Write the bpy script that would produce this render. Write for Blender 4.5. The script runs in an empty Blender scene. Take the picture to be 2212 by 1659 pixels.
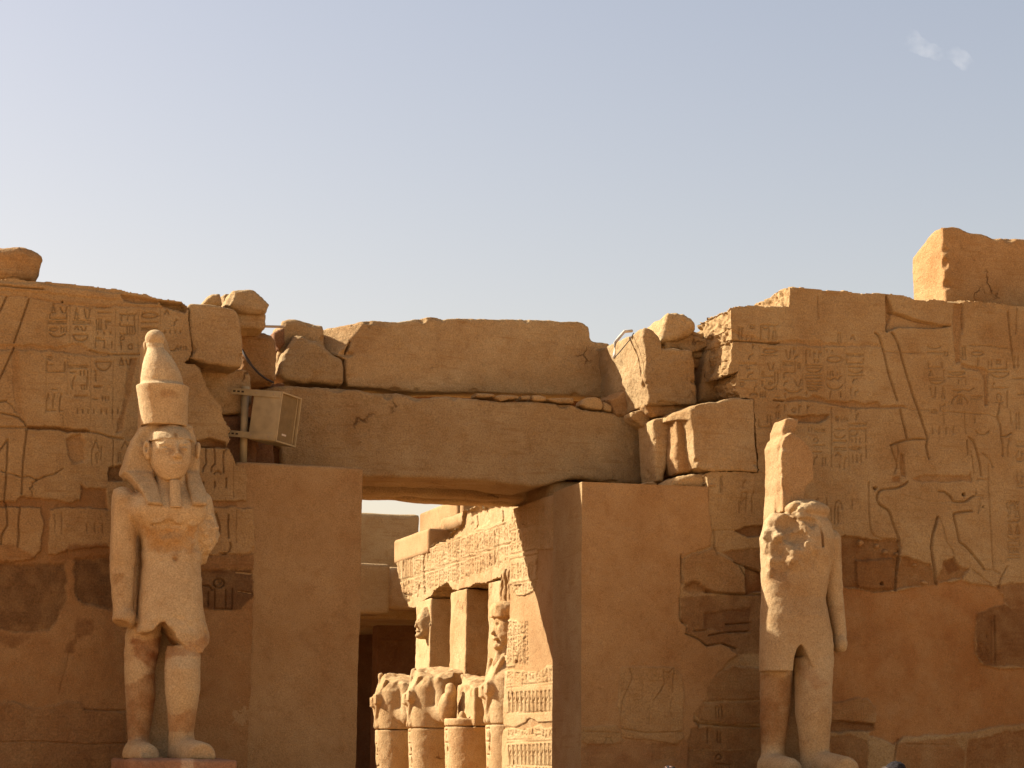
import bpy, math, random
import numpy as np
from mathutils import Matrix, Vector

# ------------------------------------------------------------------ camera, sky, sun, exposure
SC = bpy.context.scene
YAW, PITCH, ROLL = math.radians(17.3), math.radians(9.69), math.radians(0.5)
FOC, CX, CY = 4793.0, 1106.0, 829.5            # focal length in units of a 2212 wide frame
CAM = np.array([0.0, -27.0, 1.65])
MC = Matrix.Rotation(-YAW, 4, 'Z') @ Matrix.Rotation(math.pi / 2 + PITCH, 4, 'X') @ Matrix.Rotation(ROLL, 4, 'Z')
RC = np.array(MC.to_3x3())
cam = bpy.data.cameras.new("camera")
cam.sensor_width = 36.0
cam.lens = FOC / 2212.0 * 36.0
cam.clip_end = 20000.0
camo = bpy.data.objects.new("camera", cam)
SC.collection.objects.link(camo)
camo.matrix_world = Matrix.Translation(Vector(CAM)) @ MC
SC.camera = camo

SUN = np.array([-1.0, 0.63, 0.81]); SUN /= np.linalg.norm(SUN)
sun = bpy.data.lights.new("sun", 'SUN')
sun.energy = 4.8
sun.angle = math.radians(0.5)
sun.color = (1.0, 0.97, 0.90)
suno = bpy.data.objects.new("sun", sun)
SC.collection.objects.link(suno)
suno.rotation_euler = Vector(SUN).to_track_quat('Z', 'Y').to_euler()

world = bpy.data.worlds.new("World")
SC.world = world
world.use_nodes = True
wn = world.node_tree.nodes
bg = wn["Background"]
sky = wn.new("ShaderNodeTexSky")
sky.sky_type = 'NISHITA'
sky.sun_disc = False
sky.sun_elevation = math.asin(SUN[2])
sky.sun_rotation = math.atan2(SUN[0], SUN[1])
sky.altitude = 100.0
sky.air_density = 1.3
sky.dust_density = 2.0
sky.ozone_density = 1.5
wb = wn.new("ShaderNodeMix"); wb.data_type = 'RGBA'; wb.blend_type = 'MULTIPLY'      # warm white balance of the photograph
wb.inputs[0].default_value = 1.0; wb.inputs[7].default_value = (1.17, 0.89, 0.755, 1)
world.node_tree.links.new(sky.outputs[0], wb.inputs[6])
world.node_tree.links.new(wb.outputs[2], bg.inputs[0])
bg.inputs[1].default_value = 0.075
SC.view_settings.view_transform = 'Standard'
SC.view_settings.look = 'None'
SC.view_settings.gamma = 1.0
SC.view_settings.exposure = 1.4
SC.render.engine = 'CYCLES'
SC.cycles.max_bounces = 8
SC.cycles.diffuse_bounces = 5
SC.cycles.use_denoising = True
SC.cycles.sample_clamp_indirect = 6.0

# ------------------------------------------------------------------ measuring helpers
def ray(v):
    v = np.asarray(v, float)
    d = np.stack([(v[..., 0] - CX) / FOC, -(v[..., 1] - CY) / FOC, -np.ones(v.shape[:-1])], -1)
    return d @ RC.T
def on_y(v, y):
    d = ray(v); t = (y - CAM[1]) / d[..., 1:2]
    return CAM + d * t
def on_x(v, x):
    d = ray(v); t = (x - CAM[0]) / d[..., 0:1]
    return CAM + d * t
def proj(P):
    q = (P - CAM) @ RC
    return np.stack([CX + FOC * q[..., 0] / -q[..., 2], CY - FOC * q[..., 1] / -q[..., 2]], -1)
K = 1.35624
CR = {k: (x / K, y / K, s / K) for k, (x, y, s) in {
    'A': (0, 680, .36166), 'B': (600, 820, .36166), 'C': (1200, 880, .36166), 'D': (1700, 840, .36166),
    'E': (2200, 640, .36166), 'F': (0, 1250, .36166), 'G': (0, 1750, .36166), 'H': (1000, 1400, .3255),
    'I': (1000, 1710, .3255), 'J': (1600, 1350, .36166), 'K': (1600, 1800, .36166), 'L': (2200, 1200, .36166),
    'M': (2200, 1750, .36166), 'N': (0, 860, .25316), 'O': (2150, 900, .20492), 'P': (2550, 900, .20492),
    'Q': (2100, 1180, .22904), 'R': (2550, 1180, .20492), 'S': (1120, 1440, .19293), 'T': (1450, 1900, .11452),
    'U': (640, 1100, .16279), 'V': (320, 1220, .18083), 'W': (360, 950, .19288), 'Y': (1080, 1950, .18083),
    'Z': (1780, 860, .20494), 'v': (0, 0, K)}.items()}
def c(k, *xy):
    x0, y0, s = CR[k]
    return [(x0 + x * s, y0 + y * s) for x, y in zip(xy[0::2], xy[1::2])]

# ------------------------------------------------------------------ noise
_T = np.random.default_rng(5).random((64, 64, 64)).astype(np.float32)
def vn(x, y, z, s=0):
    x = x + s * 7.31; y = y + s * 3.77; z = z + s * 5.13
    xi = np.floor(x); yi = np.floor(y); zi = np.floor(z)
    fx = x - xi; fy = y - yi; fz = z - zi
    fx = fx * fx * (3 - 2 * fx); fy = fy * fy * (3 - 2 * fy); fz = fz * fz * (3 - 2 * fz)
    xi = xi.astype(np.int32) & 63; yi = yi.astype(np.int32) & 63; zi = zi.astype(np.int32) & 63
    x1 = (xi + 1) & 63; y1 = (yi + 1) & 63; z1 = (zi + 1) & 63
    a = _T[xi, yi, zi] * (1 - fx) + _T[x1, yi, zi] * fx
    b = _T[xi, y1, zi] * (1 - fx) + _T[x1, y1, zi] * fx
    e = _T[xi, yi, z1] * (1 - fx) + _T[x1, yi, z1] * fx
    f = _T[xi, y1, z1] * (1 - fx) + _T[x1, y1, z1] * fx
    return ((a * (1 - fy) + b * fy) * (1 - fz) + (e * (1 - fy) + f * fy) * fz) * 2 - 1
def fb(x, y, z, sc, octs=3, s=0, gain=.5):
    t = 0; a = 1; n = 0
    for o in range(octs):
        t = t + a * vn(x * sc, y * sc, z * sc, s + o * 3.3); n += a
        a *= gain; sc *= 2.03
    return t / n
def sst(a, b, x):
    t = np.clip((x - a) / (b - a), 0, 1)
    return t * t * (3 - 2 * t)

# ------------------------------------------------------------------ materials
MATS = {}
def stone(name, c1, c2, c3, grain=1.0, bump=.5, rough=.95, bed=0.0, spot=0.0, big=1.3, crack=0.0):
    m = bpy.data.materials.new(name); m.use_nodes = True
    nt = m.node_tree; n = nt.nodes; l = nt.links
    b = n["Principled BSDF"]
    b.inputs["Roughness"].default_value = rough
    b.inputs["Specular IOR Level"].default_value = .15
    geo = n.new("ShaderNodeNewGeometry")
    oi = n.new("ShaderNodeObjectInfo")
    def noise(scale, det, rg=.6, vec=None):
        t = n.new("ShaderNodeTexNoise"); t.inputs["Scale"].default_value = scale
        t.inputs["Detail"].default_value = det; t.inputs["Roughness"].default_value = rg
        l.new(vec or geo.outputs["Position"], t.inputs["Vector"]); return t.outputs["Fac"]
    def ramp(f, lo, hi):
        r = n.new("ShaderNodeMapRange"); r.inputs[1].default_value = lo; r.inputs[2].default_value = hi
        l.new(f, r.inputs[0]); return r.outputs[0]
    def mix(f, a, bb, mode='MIX'):
        x = n.new("ShaderNodeMix"); x.data_type = 'RGBA'; x.blend_type = mode
        for sck, val in ((x.inputs[0], f), (x.inputs[6], a), (x.inputs[7], bb)):
            if hasattr(val, 'type') and hasattr(val, 'is_linked'): l.new(val, sck)
            elif isinstance(val, (int, float)): sck.default_value = val
            else: sck.default_value = (*val, 1)
        return x.outputs[2]
    col = mix(ramp(noise(big, 6, .62), .38, .66), c1, c2)
    col = mix(ramp(noise(4.2, 5, .7), .5, .78), col, c3)
    g = noise(55 * grain, 3, .7)
    gm = n.new("ShaderNodeMapRange"); gm.inputs[1].default_value = .3; gm.inputs[2].default_value = .7
    gm.inputs[3].default_value = .70; gm.inputs[4].default_value = 1.28; l.new(g, gm.inputs[0])
    gc = n.new("ShaderNodeCombineColor")
    for i in range(3): l.new(gm.outputs[0], gc.inputs[i])
    col = mix(1.0, col, gc.outputs[0], 'MULTIPLY')
    if spot:
        col = mix(ramp(noise(16, 2, .5), .63, .72), col, (c3[0] * .55, c3[1] * .5, c3[2] * .45))
    if bed:
        mp = n.new("ShaderNodeMapping"); mp.inputs["Scale"].default_value = (1, 1, 9)
        l.new(geo.outputs["Position"], mp.inputs["Vector"])
        col = mix(ramp(noise(2.2, 4, .6, mp.outputs[0]), .55, .8), col, (c3[0] * .95, c3[1] * .9, c3[2] * .85))
    # broad discoloured patches
    big2 = ramp(noise(.55, 5, .65), .42, .70)
    col = mix(big2, col, mix(1.0, col, (.80, .70, .60), 'MULTIPLY'))
    ve = n.new("ShaderNodeTexVoronoi"); ve.feature = 'DISTANCE_TO_EDGE'; ve.inputs["Scale"].default_value = crack if crack else 1.0
    dn = n.new("ShaderNodeTexNoise"); dn.inputs["Scale"].default_value = 2.5; dn.inputs["Detail"].default_value = 6
    l.new(geo.outputs["Position"], dn.inputs["Vector"])
    dv = n.new("ShaderNodeVectorMath"); dv.operation = 'MULTIPLY_ADD'; dv.inputs[1].default_value = (.9, .9, .9)
    l.new(dn.outputs["Color"], dv.inputs[0]); l.new(geo.outputs["Position"], dv.inputs[2]); l.new(dv.outputs[0], ve.inputs["Vector"])
    cm = ramp(noise(1.1, 3, .6), .60, .68)
    ck = n.new("ShaderNodeMapRange"); ck.inputs[1].default_value = .0; ck.inputs[2].default_value = .022; ck.inputs[3].default_value = 1; ck.inputs[4].default_value = 0
    l.new(ve.outputs["Distance"], ck.inputs[0])
    cmul = n.new("ShaderNodeMath"); cmul.operation = 'MULTIPLY'; l.new(ck.outputs[0], cmul.inputs[0]); l.new(cm, cmul.inputs[1])
    if crack: col = mix(cmul.outputs[0], col, (c3[0] * .45, c3[1] * .38, c3[2] * .32))
    om = n.new("ShaderNodeMapRange"); om.inputs[3].default_value = .88; om.inputs[4].default_value = 1.10
    l.new(oi.outputs["Random"], om.inputs[0])
    oc = n.new("ShaderNodeCombineColor")
    for i in range(3): l.new(om.outputs[0], oc.inputs[i])
    col = mix(1.0, col, oc.outputs[0], 'MULTIPLY')
    at = n.new("ShaderNodeAttribute"); at.attribute_name = "tint"
    col = mix(1.0, col, at.outputs["Color"], 'MULTIPLY')
    l.new(col, b.inputs["Base Color"])
    bp = n.new("ShaderNodeBump"); bp.inputs["Strength"].default_value = bump; bp.inputs["Distance"].default_value = .03
    bn = noise(20 * grain, 9, .78)
    vo = n.new("ShaderNodeTexVoronoi"); vo.inputs["Scale"].default_value = 22 * grain; l.new(geo.outputs["Position"], vo.inputs["Vector"])
    pit = ramp(vo.outputs["Distance"], .0, .32)
    pk = ramp(noise(3.1, 3, .6), .50, .62)
    pm = n.new("ShaderNodeMath"); pm.operation = 'MULTIPLY'; l.new(pk, pm.inputs[0])
    inv = n.new("ShaderNodeMath"); inv.operation = 'SUBTRACT'; inv.inputs[0].default_value = 1.0; l.new(pit, inv.inputs[1]); l.new(inv.outputs[0], pm.inputs[1])
    sb = n.new("ShaderNodeMath"); sb.operation = 'MULTIPLY_ADD'; sb.inputs[1].default_value = -.55; l.new(pm.outputs[0], sb.inputs[0]); l.new(bn, sb.inputs[2])
    sc2 = n.new("ShaderNodeMath"); sc2.operation = 'MULTIPLY_ADD'; sc2.inputs[1].default_value = -.8 if crack else 0.0; l.new(cmul.outputs[0], sc2.inputs[0]); l.new(sb.outputs[0], sc2.inputs[2])
    l.new(sc2.outputs[0], bp.inputs["Height"]); l.new(bp.outputs[0], b.inputs["Normal"])
    MATS[name] = m
    return m
def plain(name, col, rough=.6, metal=0.0, bump=0.0, bscale=200):
    m = bpy.data.materials.new(name); m.use_nodes = True
    n = m.node_tree.nodes; l = m.node_tree.links; b = n["Principled BSDF"]
    b.inputs["Specular IOR Level"].default_value = .25; b.inputs["Roughness"].default_value = rough; b.inputs["Metallic"].default_value = metal
    geo = n.new("ShaderNodeNewGeometry")
    t = n.new("ShaderNodeTexNoise"); t.inputs["Scale"].default_value = 9; t.inputs["Detail"].default_value = 6
    l.new(geo.outputs["Position"], t.inputs["Vector"])
    r = n.new("ShaderNodeValToRGB")
    r.color_ramp.elements[0].position = .3; r.color_ramp.elements[1].position = .7
    r.color_ramp.elements[0].color = (*[v * .82 for v in col], 1); r.color_ramp.elements[1].color = (*[min(1, v * 1.1) for v in col], 1)
    l.new(t.outputs["Fac"], r.inputs[0]); l.new(r.outputs[0], b.inputs["Base Color"])
    if bump:
        t2 = n.new("ShaderNodeTexNoise"); t2.inputs["Scale"].default_value = bscale; t2.inputs["Detail"].default_value = 4
        l.new(geo.outputs["Position"], t2.inputs["Vector"])
        bp = n.new("ShaderNodeBump"); bp.inputs["Strength"].default_value = bump; bp.inputs["Distance"].default_value = .01
        l.new(t2.outputs["Fac"], bp.inputs["Height"]); l.new(bp.outputs[0], b.inputs["Normal"])
    MATS[name] = m
    return m
M_WALL = stone("carved sandstone", (.425, .282, .127), (.375, .23, .096), (.335, .195, .077), bump=.75, bed=1)
M_BLOCK = stone("broken sandstone", (.445, .302, .143), (.39, .245, .106), (.345, .205, .083), bump=1.0, bed=1, crack=1.1)
M_PLASTER = stone("speckled plaster", (.375, .228, .098), (.34, .197, .08), (.295, .16, .062), grain=1.5, bump=.7)
M_STATUE = stone("statue sandstone", (.45, .312, .157), (.405, .265, .125), (.345, .205, .086), bump=.5, big=2.0)
M_RED = stone("reddish base stone", (.32, .16, .08), (.27, .125, .06), (.36, .21, .11), bump=.5)
M_COURT = stone("pale court sandstone", (.455, .30, .14), (.41, .255, .108), (.355, .20, .08), bump=.8, crack=1.2)
M_SHADED = stone("shade-darkened stone", (.22, .11, .05), (.17, .08, .035), (.26, .14, .065), bump=.6)  # colour darkened to stand for shade in gaps, recess and porch
M_SAND = stone("sand", (.56, .345, .17), (.50, .30, .145), (.46, .26, .12), bump=.5)
M_BEIGE = plain("beige painted metal", (.42, .30, .145), .5)
M_GRILLE = plain("beige grille cloth", (.23, .145, .055), .8, bump=.8, bscale=260)
M_WIRE = plain("dark cable", (.05, .035, .025), .6)
M_PIPE = plain("dusty steel pipe", (.42, .3, .19), .6)
M_WHITE = plain("white plastic", (.55, .46, .34), .6)
M_HAIR = plain("dark hair", (.02, .014, .012), .95, bump=1, bscale=300)
M_GREY = plain("sunlit grey hair", (.16, .11, .085), .9, bump=1, bscale=300)
M_SKIN = plain("skin", (.42, .22, .14), .5)
M_CLOTH = plain("blue cotton cloth", (.12, .16, .24), .9)
M_CLOTH2 = plain("white cotton cloth", (.6, .58, .53), .9)
M_TROU = plain("khaki trousers", (.25, .2, .13), .9)

# ------------------------------------------------------------------ object helpers
def tag(o, label=None, cat=None, group=None, kind=None):
    if label: o["label"] = label
    if cat: o["category"] = cat
    if group: o["group"] = group
    if kind: o["kind"] = kind
    return o
def empty(name, loc, label, cat, group=None):
    o = bpy.data.objects.new(name, None)
    o.empty_display_size = .3
    SC.collection.objects.link(o); o.location = Vector(loc)
    return tag(o, label, cat, group)
def wloc(o):
    v = Vector((0, 0, 0))
    while o: v = v + o.location; o = o.parent
    return np.array(v)
def mk(name, V, faces, mat, parent=None, tint=None, smooth=True, origin=None):
    """one mesh object; faces: quad array (n,4) or list of index tuples"""
    V = np.asarray(V, np.float64)
    if origin is None:
        lo = V.min(0); hi = V.max(0); origin = np.array([(lo[0] + hi[0]) / 2, (lo[1] + hi[1]) / 2, lo[2]])
    origin = np.asarray(origin, float)
    me = bpy.data.meshes.new(name)
    W = (V - origin).astype(np.float32)
    if isinstance(faces, np.ndarray):
        nf, k = faces.shape
        me.vertices.add(len(W)); me.vertices.foreach_set("co", W.ravel())
        me.loops.add(nf * k); me.loops.foreach_set("vertex_index", faces.astype(np.int32).ravel())
        me.polygons.add(nf); me.polygons.foreach_set("loop_start", np.arange(0, nf * k, k, dtype=np.int32))
        me.update(calc_edges=True)
    else:
        me.from_pydata(W.tolist(), [], [tuple(int(i) for i in f) for f in faces]); me.update()
    me.polygons.foreach_set("use_smooth", np.full(len(me.polygons), bool(smooth)))
    ca = me.color_attributes.new("tint", 'FLOAT_COLOR', 'POINT')
    col = np.ones((len(W), 4), np.float32)
    if tint is not None: col[:, :3] = tint
    ca.data.foreach_set("color", col.ravel())
    me.materials.append(mat)
    o = bpy.data.objects.new(name, me)
    SC.collection.objects.link(o)
    if parent is not None:
        o.parent = parent; o.location = Vector(origin - wloc(parent))
    else:
        o.location = Vector(origin)
    return o
def vnormals(V, F):
    a = V[F[:, 0]]; b = V[F[:, 1]]; d = V[F[:, 2]]; e = V[F[:, 3]]
    n = np.cross(d - a, e - b)
    N = np.zeros_like(V)
    for k in range(4): np.add.at(N, F[:, k], n)
    return N / (np.linalg.norm(N, axis=1, keepdims=True) + 1e-12)

# ------------------------------------------------------------------ signed distance modelling
def psd(px, pz, poly):
    """signed distance of points to a polygon (negative inside)"""
    P = np.asarray(poly, float); n = len(P)
    d = np.full(np.broadcast(px, pz).shape, 1e9); ins = np.zeros(d.shape, bool)
    for i in range(n):
        ax, az = P[i]; bx, bz = P[(i + 1) % n]
        ex, ez = bx - ax, bz - az
        L = ex * ex + ez * ez + 1e-12
        wx, wz = px - ax, pz - az
        t = np.clip((wx * ex + wz * ez) / L, 0, 1)
        d = np.minimum(d, (wx - ex * t) ** 2 + (wz - ez * t) ** 2)
        if abs(ez) > 1e-12:
            cnd = ((az > pz) != (bz > pz)) & (px < ex * (pz - az) / ez + ax)
            ins ^= cnd
    d = np.sqrt(d)
    return np.where(ins, -d, d)
class Grid:
    def __init__(s, lo, hi, h):
        s.lo = np.array(lo, float); s.h = h
        s.n = np.ceil((np.array(hi) - s.lo) / h).astype(int) + 1
        s.d = np.full(s.n, .5, np.float32)
        s.ax = [s.lo[i] + h * np.arange(s.n[i]) for i in range(3)]
    def sub(s, b, pad):
        if b is None: return (slice(None),) * 3
        return tuple(slice(max(0, int((b[0][i] - pad - s.lo[i]) / s.h)), max(0, min(s.n[i], int((b[1][i] + pad - s.lo[i]) / s.h) + 2))) for i in range(3))
    def put(s, f, b=None, k=0.0, op='u'):
        sl = s.sub(b, max(.06, 2 * k))
        X = s.ax[0][sl[0]][:, None, None]; Y = s.ax[1][sl[1]][None, :, None]; Z = s.ax[2][sl[2]][None, None, :]
        if 0 in (X.size, Y.size, Z.size): return
        v = f(X, Y, Z); v = np.broadcast_to(v, (X.size, Y.size, Z.size))
        d = s.d[sl]
        if op == 'u':
            if k > 0:
                q = np.clip(.5 + .5 * (d - v) / k, 0, 1); r = d + (v - d) * q - k * q * (1 - q)
            else: r = np.minimum(d, v)
        elif op == 's':
            if k > 0:
                q = np.clip(.5 - .5 * (d + v) / k, 0, 1); r = d + (-v - d) * q + k * q * (1 - q)
            else: r = np.maximum(d, -v)
        elif op == 'i': r = np.maximum(d, v)
        elif op == 'add': r = d + v
        s.d[sl] = r
    def noise(s, sc, amp, octs=2, seed=0, mask=None):
        X = s.ax[0][:, None, None] + 0 * s.d; Y = s.ax[1][None, :, None] + 0 * s.d; Z = s.ax[2][None, None, :] + 0 * s.d
        nr = np.abs(s.d) < amp * 1.6 + s.h * 3
        if mask is not None: nr &= mask(X, Y, Z) > 0
        x, y, z = X[nr], Y[nr], Z[nr]
        w = 1 if mask is None else mask(x, y, z)
        s.d[nr] += amp * w * fb(x, y, z, sc, octs, seed)
    def mesh(s):
        d = s.d.copy()
        for a in range(3):
            for e in (0, -1):
                ix = [slice(None)] * 3; ix[a] = e; d[tuple(ix)] = np.maximum(d[tuple(ix)], 1e-3)
        neg = d < 0
        n = s.n - 1
        cnt = np.zeros(n, np.int8)
        for i in (0, 1):
            for j in (0, 1):
                for k in (0, 1):
                    cnt += neg[i:i + n[0], j:j + n[1], k:k + n[2]]
        act = (cnt > 0) & (cnt < 8)
        cell = np.argwhere(act)
        idx = np.full(n, -1, np.int64); idx[act] = np.arange(len(cell))
        cor = {}
        for i in (0, 1):
            for j in (0, 1):
                for k in (0, 1):
                    cor[(i, j, k)] = d[cell[:, 0] + i, cell[:, 1] + j, cell[:, 2] + k].astype(float)
        S = np.zeros((len(cell), 3)); C = np.zeros(len(cell))
        for a in range(3):
            o = [q for q in range(3) if q != a]
            for u in (0, 1):
                for w in (0, 1):
                    p0 = [0, 0, 0]; p0[o[0]] = u; p0[o[1]] = w; p1 = list(p0); p1[a] = 1
                    A, B = cor[tuple(p0)], cor[tuple(p1)]
                    m = (A < 0) != (B < 0)
                    t = np.where(m, A / np.where(m, A - B, 1), 0)
                    pt = np.array(p0, float)[None, :].repeat(len(cell), 0); pt[:, a] = t
                    S += pt * m[:, None]; C += m
        V = s.lo + s.h * (cell + S / C[:, None])
        Fs = []
        for a in range(3):
            b_, c_ = (a + 1) % 3, (a + 2) % 3
            s0 = [slice(0, m) for m in s.n]; s1 = list(s0)
            s0[a] = slice(0, s.n[a] - 1); s1[a] = slice(1, s.n[a])
            A = neg[tuple(s0)]; B = neg[tuple(s1)]
            for flip, msk in ((False, A & ~B), (True, ~A & B)):
                e = np.argwhere(msk)
                e = e[(e[:, b_] > 0) & (e[:, c_] > 0) & (e[:, b_] < s.n[b_] - 1) & (e[:, c_] < s.n[c_] - 1)]
                if not len(e): continue
                q = []
                for db, dc in ((1, 1), (0, 1), (0, 0), (1, 0)):
                    p = e.copy(); p[:, b_] -= db; p[:, c_] -= dc
                    q.append(idx[p[:, 0], p[:, 1], p[:, 2]])
                q = np.stack(q, 1)
                Fs.append(q[:, ::-1] if flip else q)
        F = np.concatenate(Fs)
        return V, F[(F >= 0).all(1)]
def ell(ct, r):
    def f(X, Y, Z):
        x, y, z = X - ct[0], Y - ct[1], Z - ct[2]
        k0 = np.sqrt((x / r[0]) ** 2 + (y / r[1]) ** 2 + (z / r[2]) ** 2)
        k1 = np.sqrt((x / r[0] ** 2) ** 2 + (y / r[1] ** 2) ** 2 + (z / r[2] ** 2) ** 2) + 1e-9
        return k0 * (k0 - 1) / k1
    return f, (np.array(ct) - r, np.array(ct) + r)
def cone(a, b, ra, rb, sy=1.0):
    a = np.array(a, float); b = np.array(b, float); e = b - a; L = (e * e).sum()
    def f(X, Y, Z):
        x, y, z = X - a[0], Y - a[1], Z - a[2]
        t = np.clip((x * e[0] + y * e[1] + z * e[2]) / L, 0, 1)
        return np.sqrt((x - e[0] * t) ** 2 + ((y - e[1] * t) * sy) ** 2 + (z - e[2] * t) ** 2) - (ra + t * (rb - ra))
    r = max(ra, rb) * max(1, 1 / sy)
    return f, (np.minimum(a, b) - r, np.maximum(a, b) + r)
def loft(S):
    """S: rows (z, cx, cy, rx, ry, power)"""
    S = np.array(sorted(S), float)
    def f(X, Y, Z):
        g = [np.interp(Z, S[:, 0], S[:, i]) for i in range(1, 6)]
        q = ((np.abs(X - g[0]) / g[2]) ** g[4] + (np.abs(Y - g[1]) / g[3]) ** g[4]) ** (1 / g[4])
        d = (q - 1) * np.minimum(g[2], g[3])
        return np.maximum(d, np.maximum(S[0, 0] - Z, Z - S[-1, 0]))
    r = np.array([S[:, 3].max(), S[:, 4].max()])
    return f, (np.array([S[:, 1].min() - r[0], S[:, 2].min() - r[1], S[0, 0]]), np.array([S[:, 1].max() + r[0], S[:, 2].max() + r[1], S[-1, 0]]))
def box(lo, hi, r=0.01):
    lo = np.array(lo, float); hi = np.array(hi, float); ct = (lo + hi) / 2; hf = (hi - lo) / 2 - r
    def f(X, Y, Z):
        x, y, z = np.abs(X - ct[0]) - hf[0], np.abs(Y - ct[1]) - hf[1], np.abs(Z - ct[2]) - hf[2]
        return np.sqrt(np.maximum(x, 0) ** 2 + np.maximum(y, 0) ** 2 + np.maximum(z, 0) ** 2) + np.minimum(np.maximum(x, np.maximum(y, z)), 0) - r
    return f, (lo, hi)
def pris(poly, y0, y1, r=.02, axis='y', shift=(0, 0)):
    """polygon (list of 2D) extruded along axis; edges rounded by r; shift: drift of the outline over the depth"""
    P = np.asarray(poly, float); yc = (y0 + y1) / 2; hy = (y1 - y0) / 2
    def f(X, Y, Z):
        A, Bq = (X, Y) if axis == 'y' else (Y, X)
        if shift != (0, 0):
            t = (Bq - y0) / (y1 - y0)
            d2 = psd(A - shift[0] * t, Z - shift[1] * t, P)
        else:
            d2 = psd(A, Z, P)
        wx = d2 + r; wy = np.abs(Bq - yc) - hy + r
        return np.minimum(np.maximum(wx, wy), 0) + np.sqrt(np.maximum(wx, 0) ** 2 + np.maximum(wy, 0) ** 2) - r
    lo2 = P.min(0) + np.minimum(0, shift); hi2 = P.max(0) + np.maximum(0, shift)
    if axis == 'y': return f, (np.array([lo2[0], y0, lo2[1]]), np.array([hi2[0], y1, hi2[1]]))
    return f, (np.array([y0, lo2[0], lo2[1]]), np.array([y1, hi2[0], hi2[1]]))
def rough(V, F, lays):
    N = vnormals(V, F)
    d = 0
    for sc, amp, octs, seed in lays: d = d + amp * fb(V[:, 0], V[:, 1], V[:, 2], sc, octs, seed)
    return V + N * np.asarray(d)[:, None]
_rs = [10]
def rock(name, poly, y0, depth, mat=None, parent=None, r=.05, h=.015, amp=.05, sc=2.2, fine=.015, cut=(), shift=(0, 0), seed=None, tint=None, plane='v', smooth=True, chips=1.0, yaw=None):
    """a stone block whose front face on the plane y=y0 has the outline poly (frame units)"""
    if seed is None: _rs[0] += 1; seed = _rs[0]
    P = on_y(np.array(poly, float), y0)[:, [0, 2]] if plane == 'v' else np.array(poly, float)
    if yaw:        # front face turned about the vertical through (x, y) by an angle
        ax, ay, ps = yaw; cs, sn = math.cos(ps), math.sin(ps)
        d = ray(np.array(poly, float)); t = (-sn * (ax - CAM[0]) + cs * (ay - CAM[1])) / (-sn * d[:, 0] + cs * d[:, 1])
        W = CAM + d * t[:, None]
        P = np.stack([(W[:, 0] - ax) * cs + (W[:, 1] - ay) * sn, W[:, 2]], 1); y0 = 0.0
        loc = lambda g: (lambda X, Y, Z: g(ax + X * cs - Y * sn, ay + X * sn + Y * cs, Z))
        cut = [((loc(ff[0]), None), kk) for ff, kk in cut]
    f, (lo, hi) = pris(P, y0, y0 + depth, r, shift=shift)
    pad = amp + .06
    G = Grid(lo - pad, hi + pad, h)
    G.put(f)
    G.noise(sc, amp, 3, seed)
    if chips:      # bites knocked out of the edges
        rg = random.Random(seed * 7 + 1); n = len(P); L = np.linalg.norm(np.roll(P, -1, 0) - P, axis=1)
        for _ in range(int(L.sum() * 1.9 * chips)):
            i = rg.choices(range(n), L)[0]; t = rg.random(); e = P[i] * (1 - t) + P[(i + 1) % n] * t
            yy = y0 + (0 if rg.random() < .7 else rg.random() * depth); q = rg.uniform(.02, .075) * min(1, max(.25, L.sum() / 4))
            sh = (np.array(shift) * (yy - y0) / depth)
            G.put(*ell((e[0] + sh[0], yy, e[1] + sh[1]), np.array([q * rg.uniform(.8, 2.0), q, q * rg.uniform(.6, 1.3)])), .006, 's')
    for ff, kk in cut: G.put(ff[0], ff[1], kk, 's')
    V, F = G.mesh()
    V = rough(V, F, [(6, fine, 3, seed + 2), (17, fine * .55, 3, seed + 5), (42, fine * .3, 2, seed + 3)])
    if yaw: V = np.stack([ax + V[:, 0] * cs - V[:, 1] * sn, ay + V[:, 0] * sn + V[:, 1] * cs, V[:, 2]], 1)
    return mk(name, V, F, mat or M_BLOCK, parent, tint=tint, smooth=smooth)
def half(p, n):
    """half space cutter: removes everything on the side n points to"""
    n = np.array(n, float); n /= np.linalg.norm(n); p = np.array(p, float)
    return (lambda X, Y, Z: -((X - p[0]) * n[0] + (Y - p[1]) * n[1] + (Z - p[2]) * n[2])), None
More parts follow.
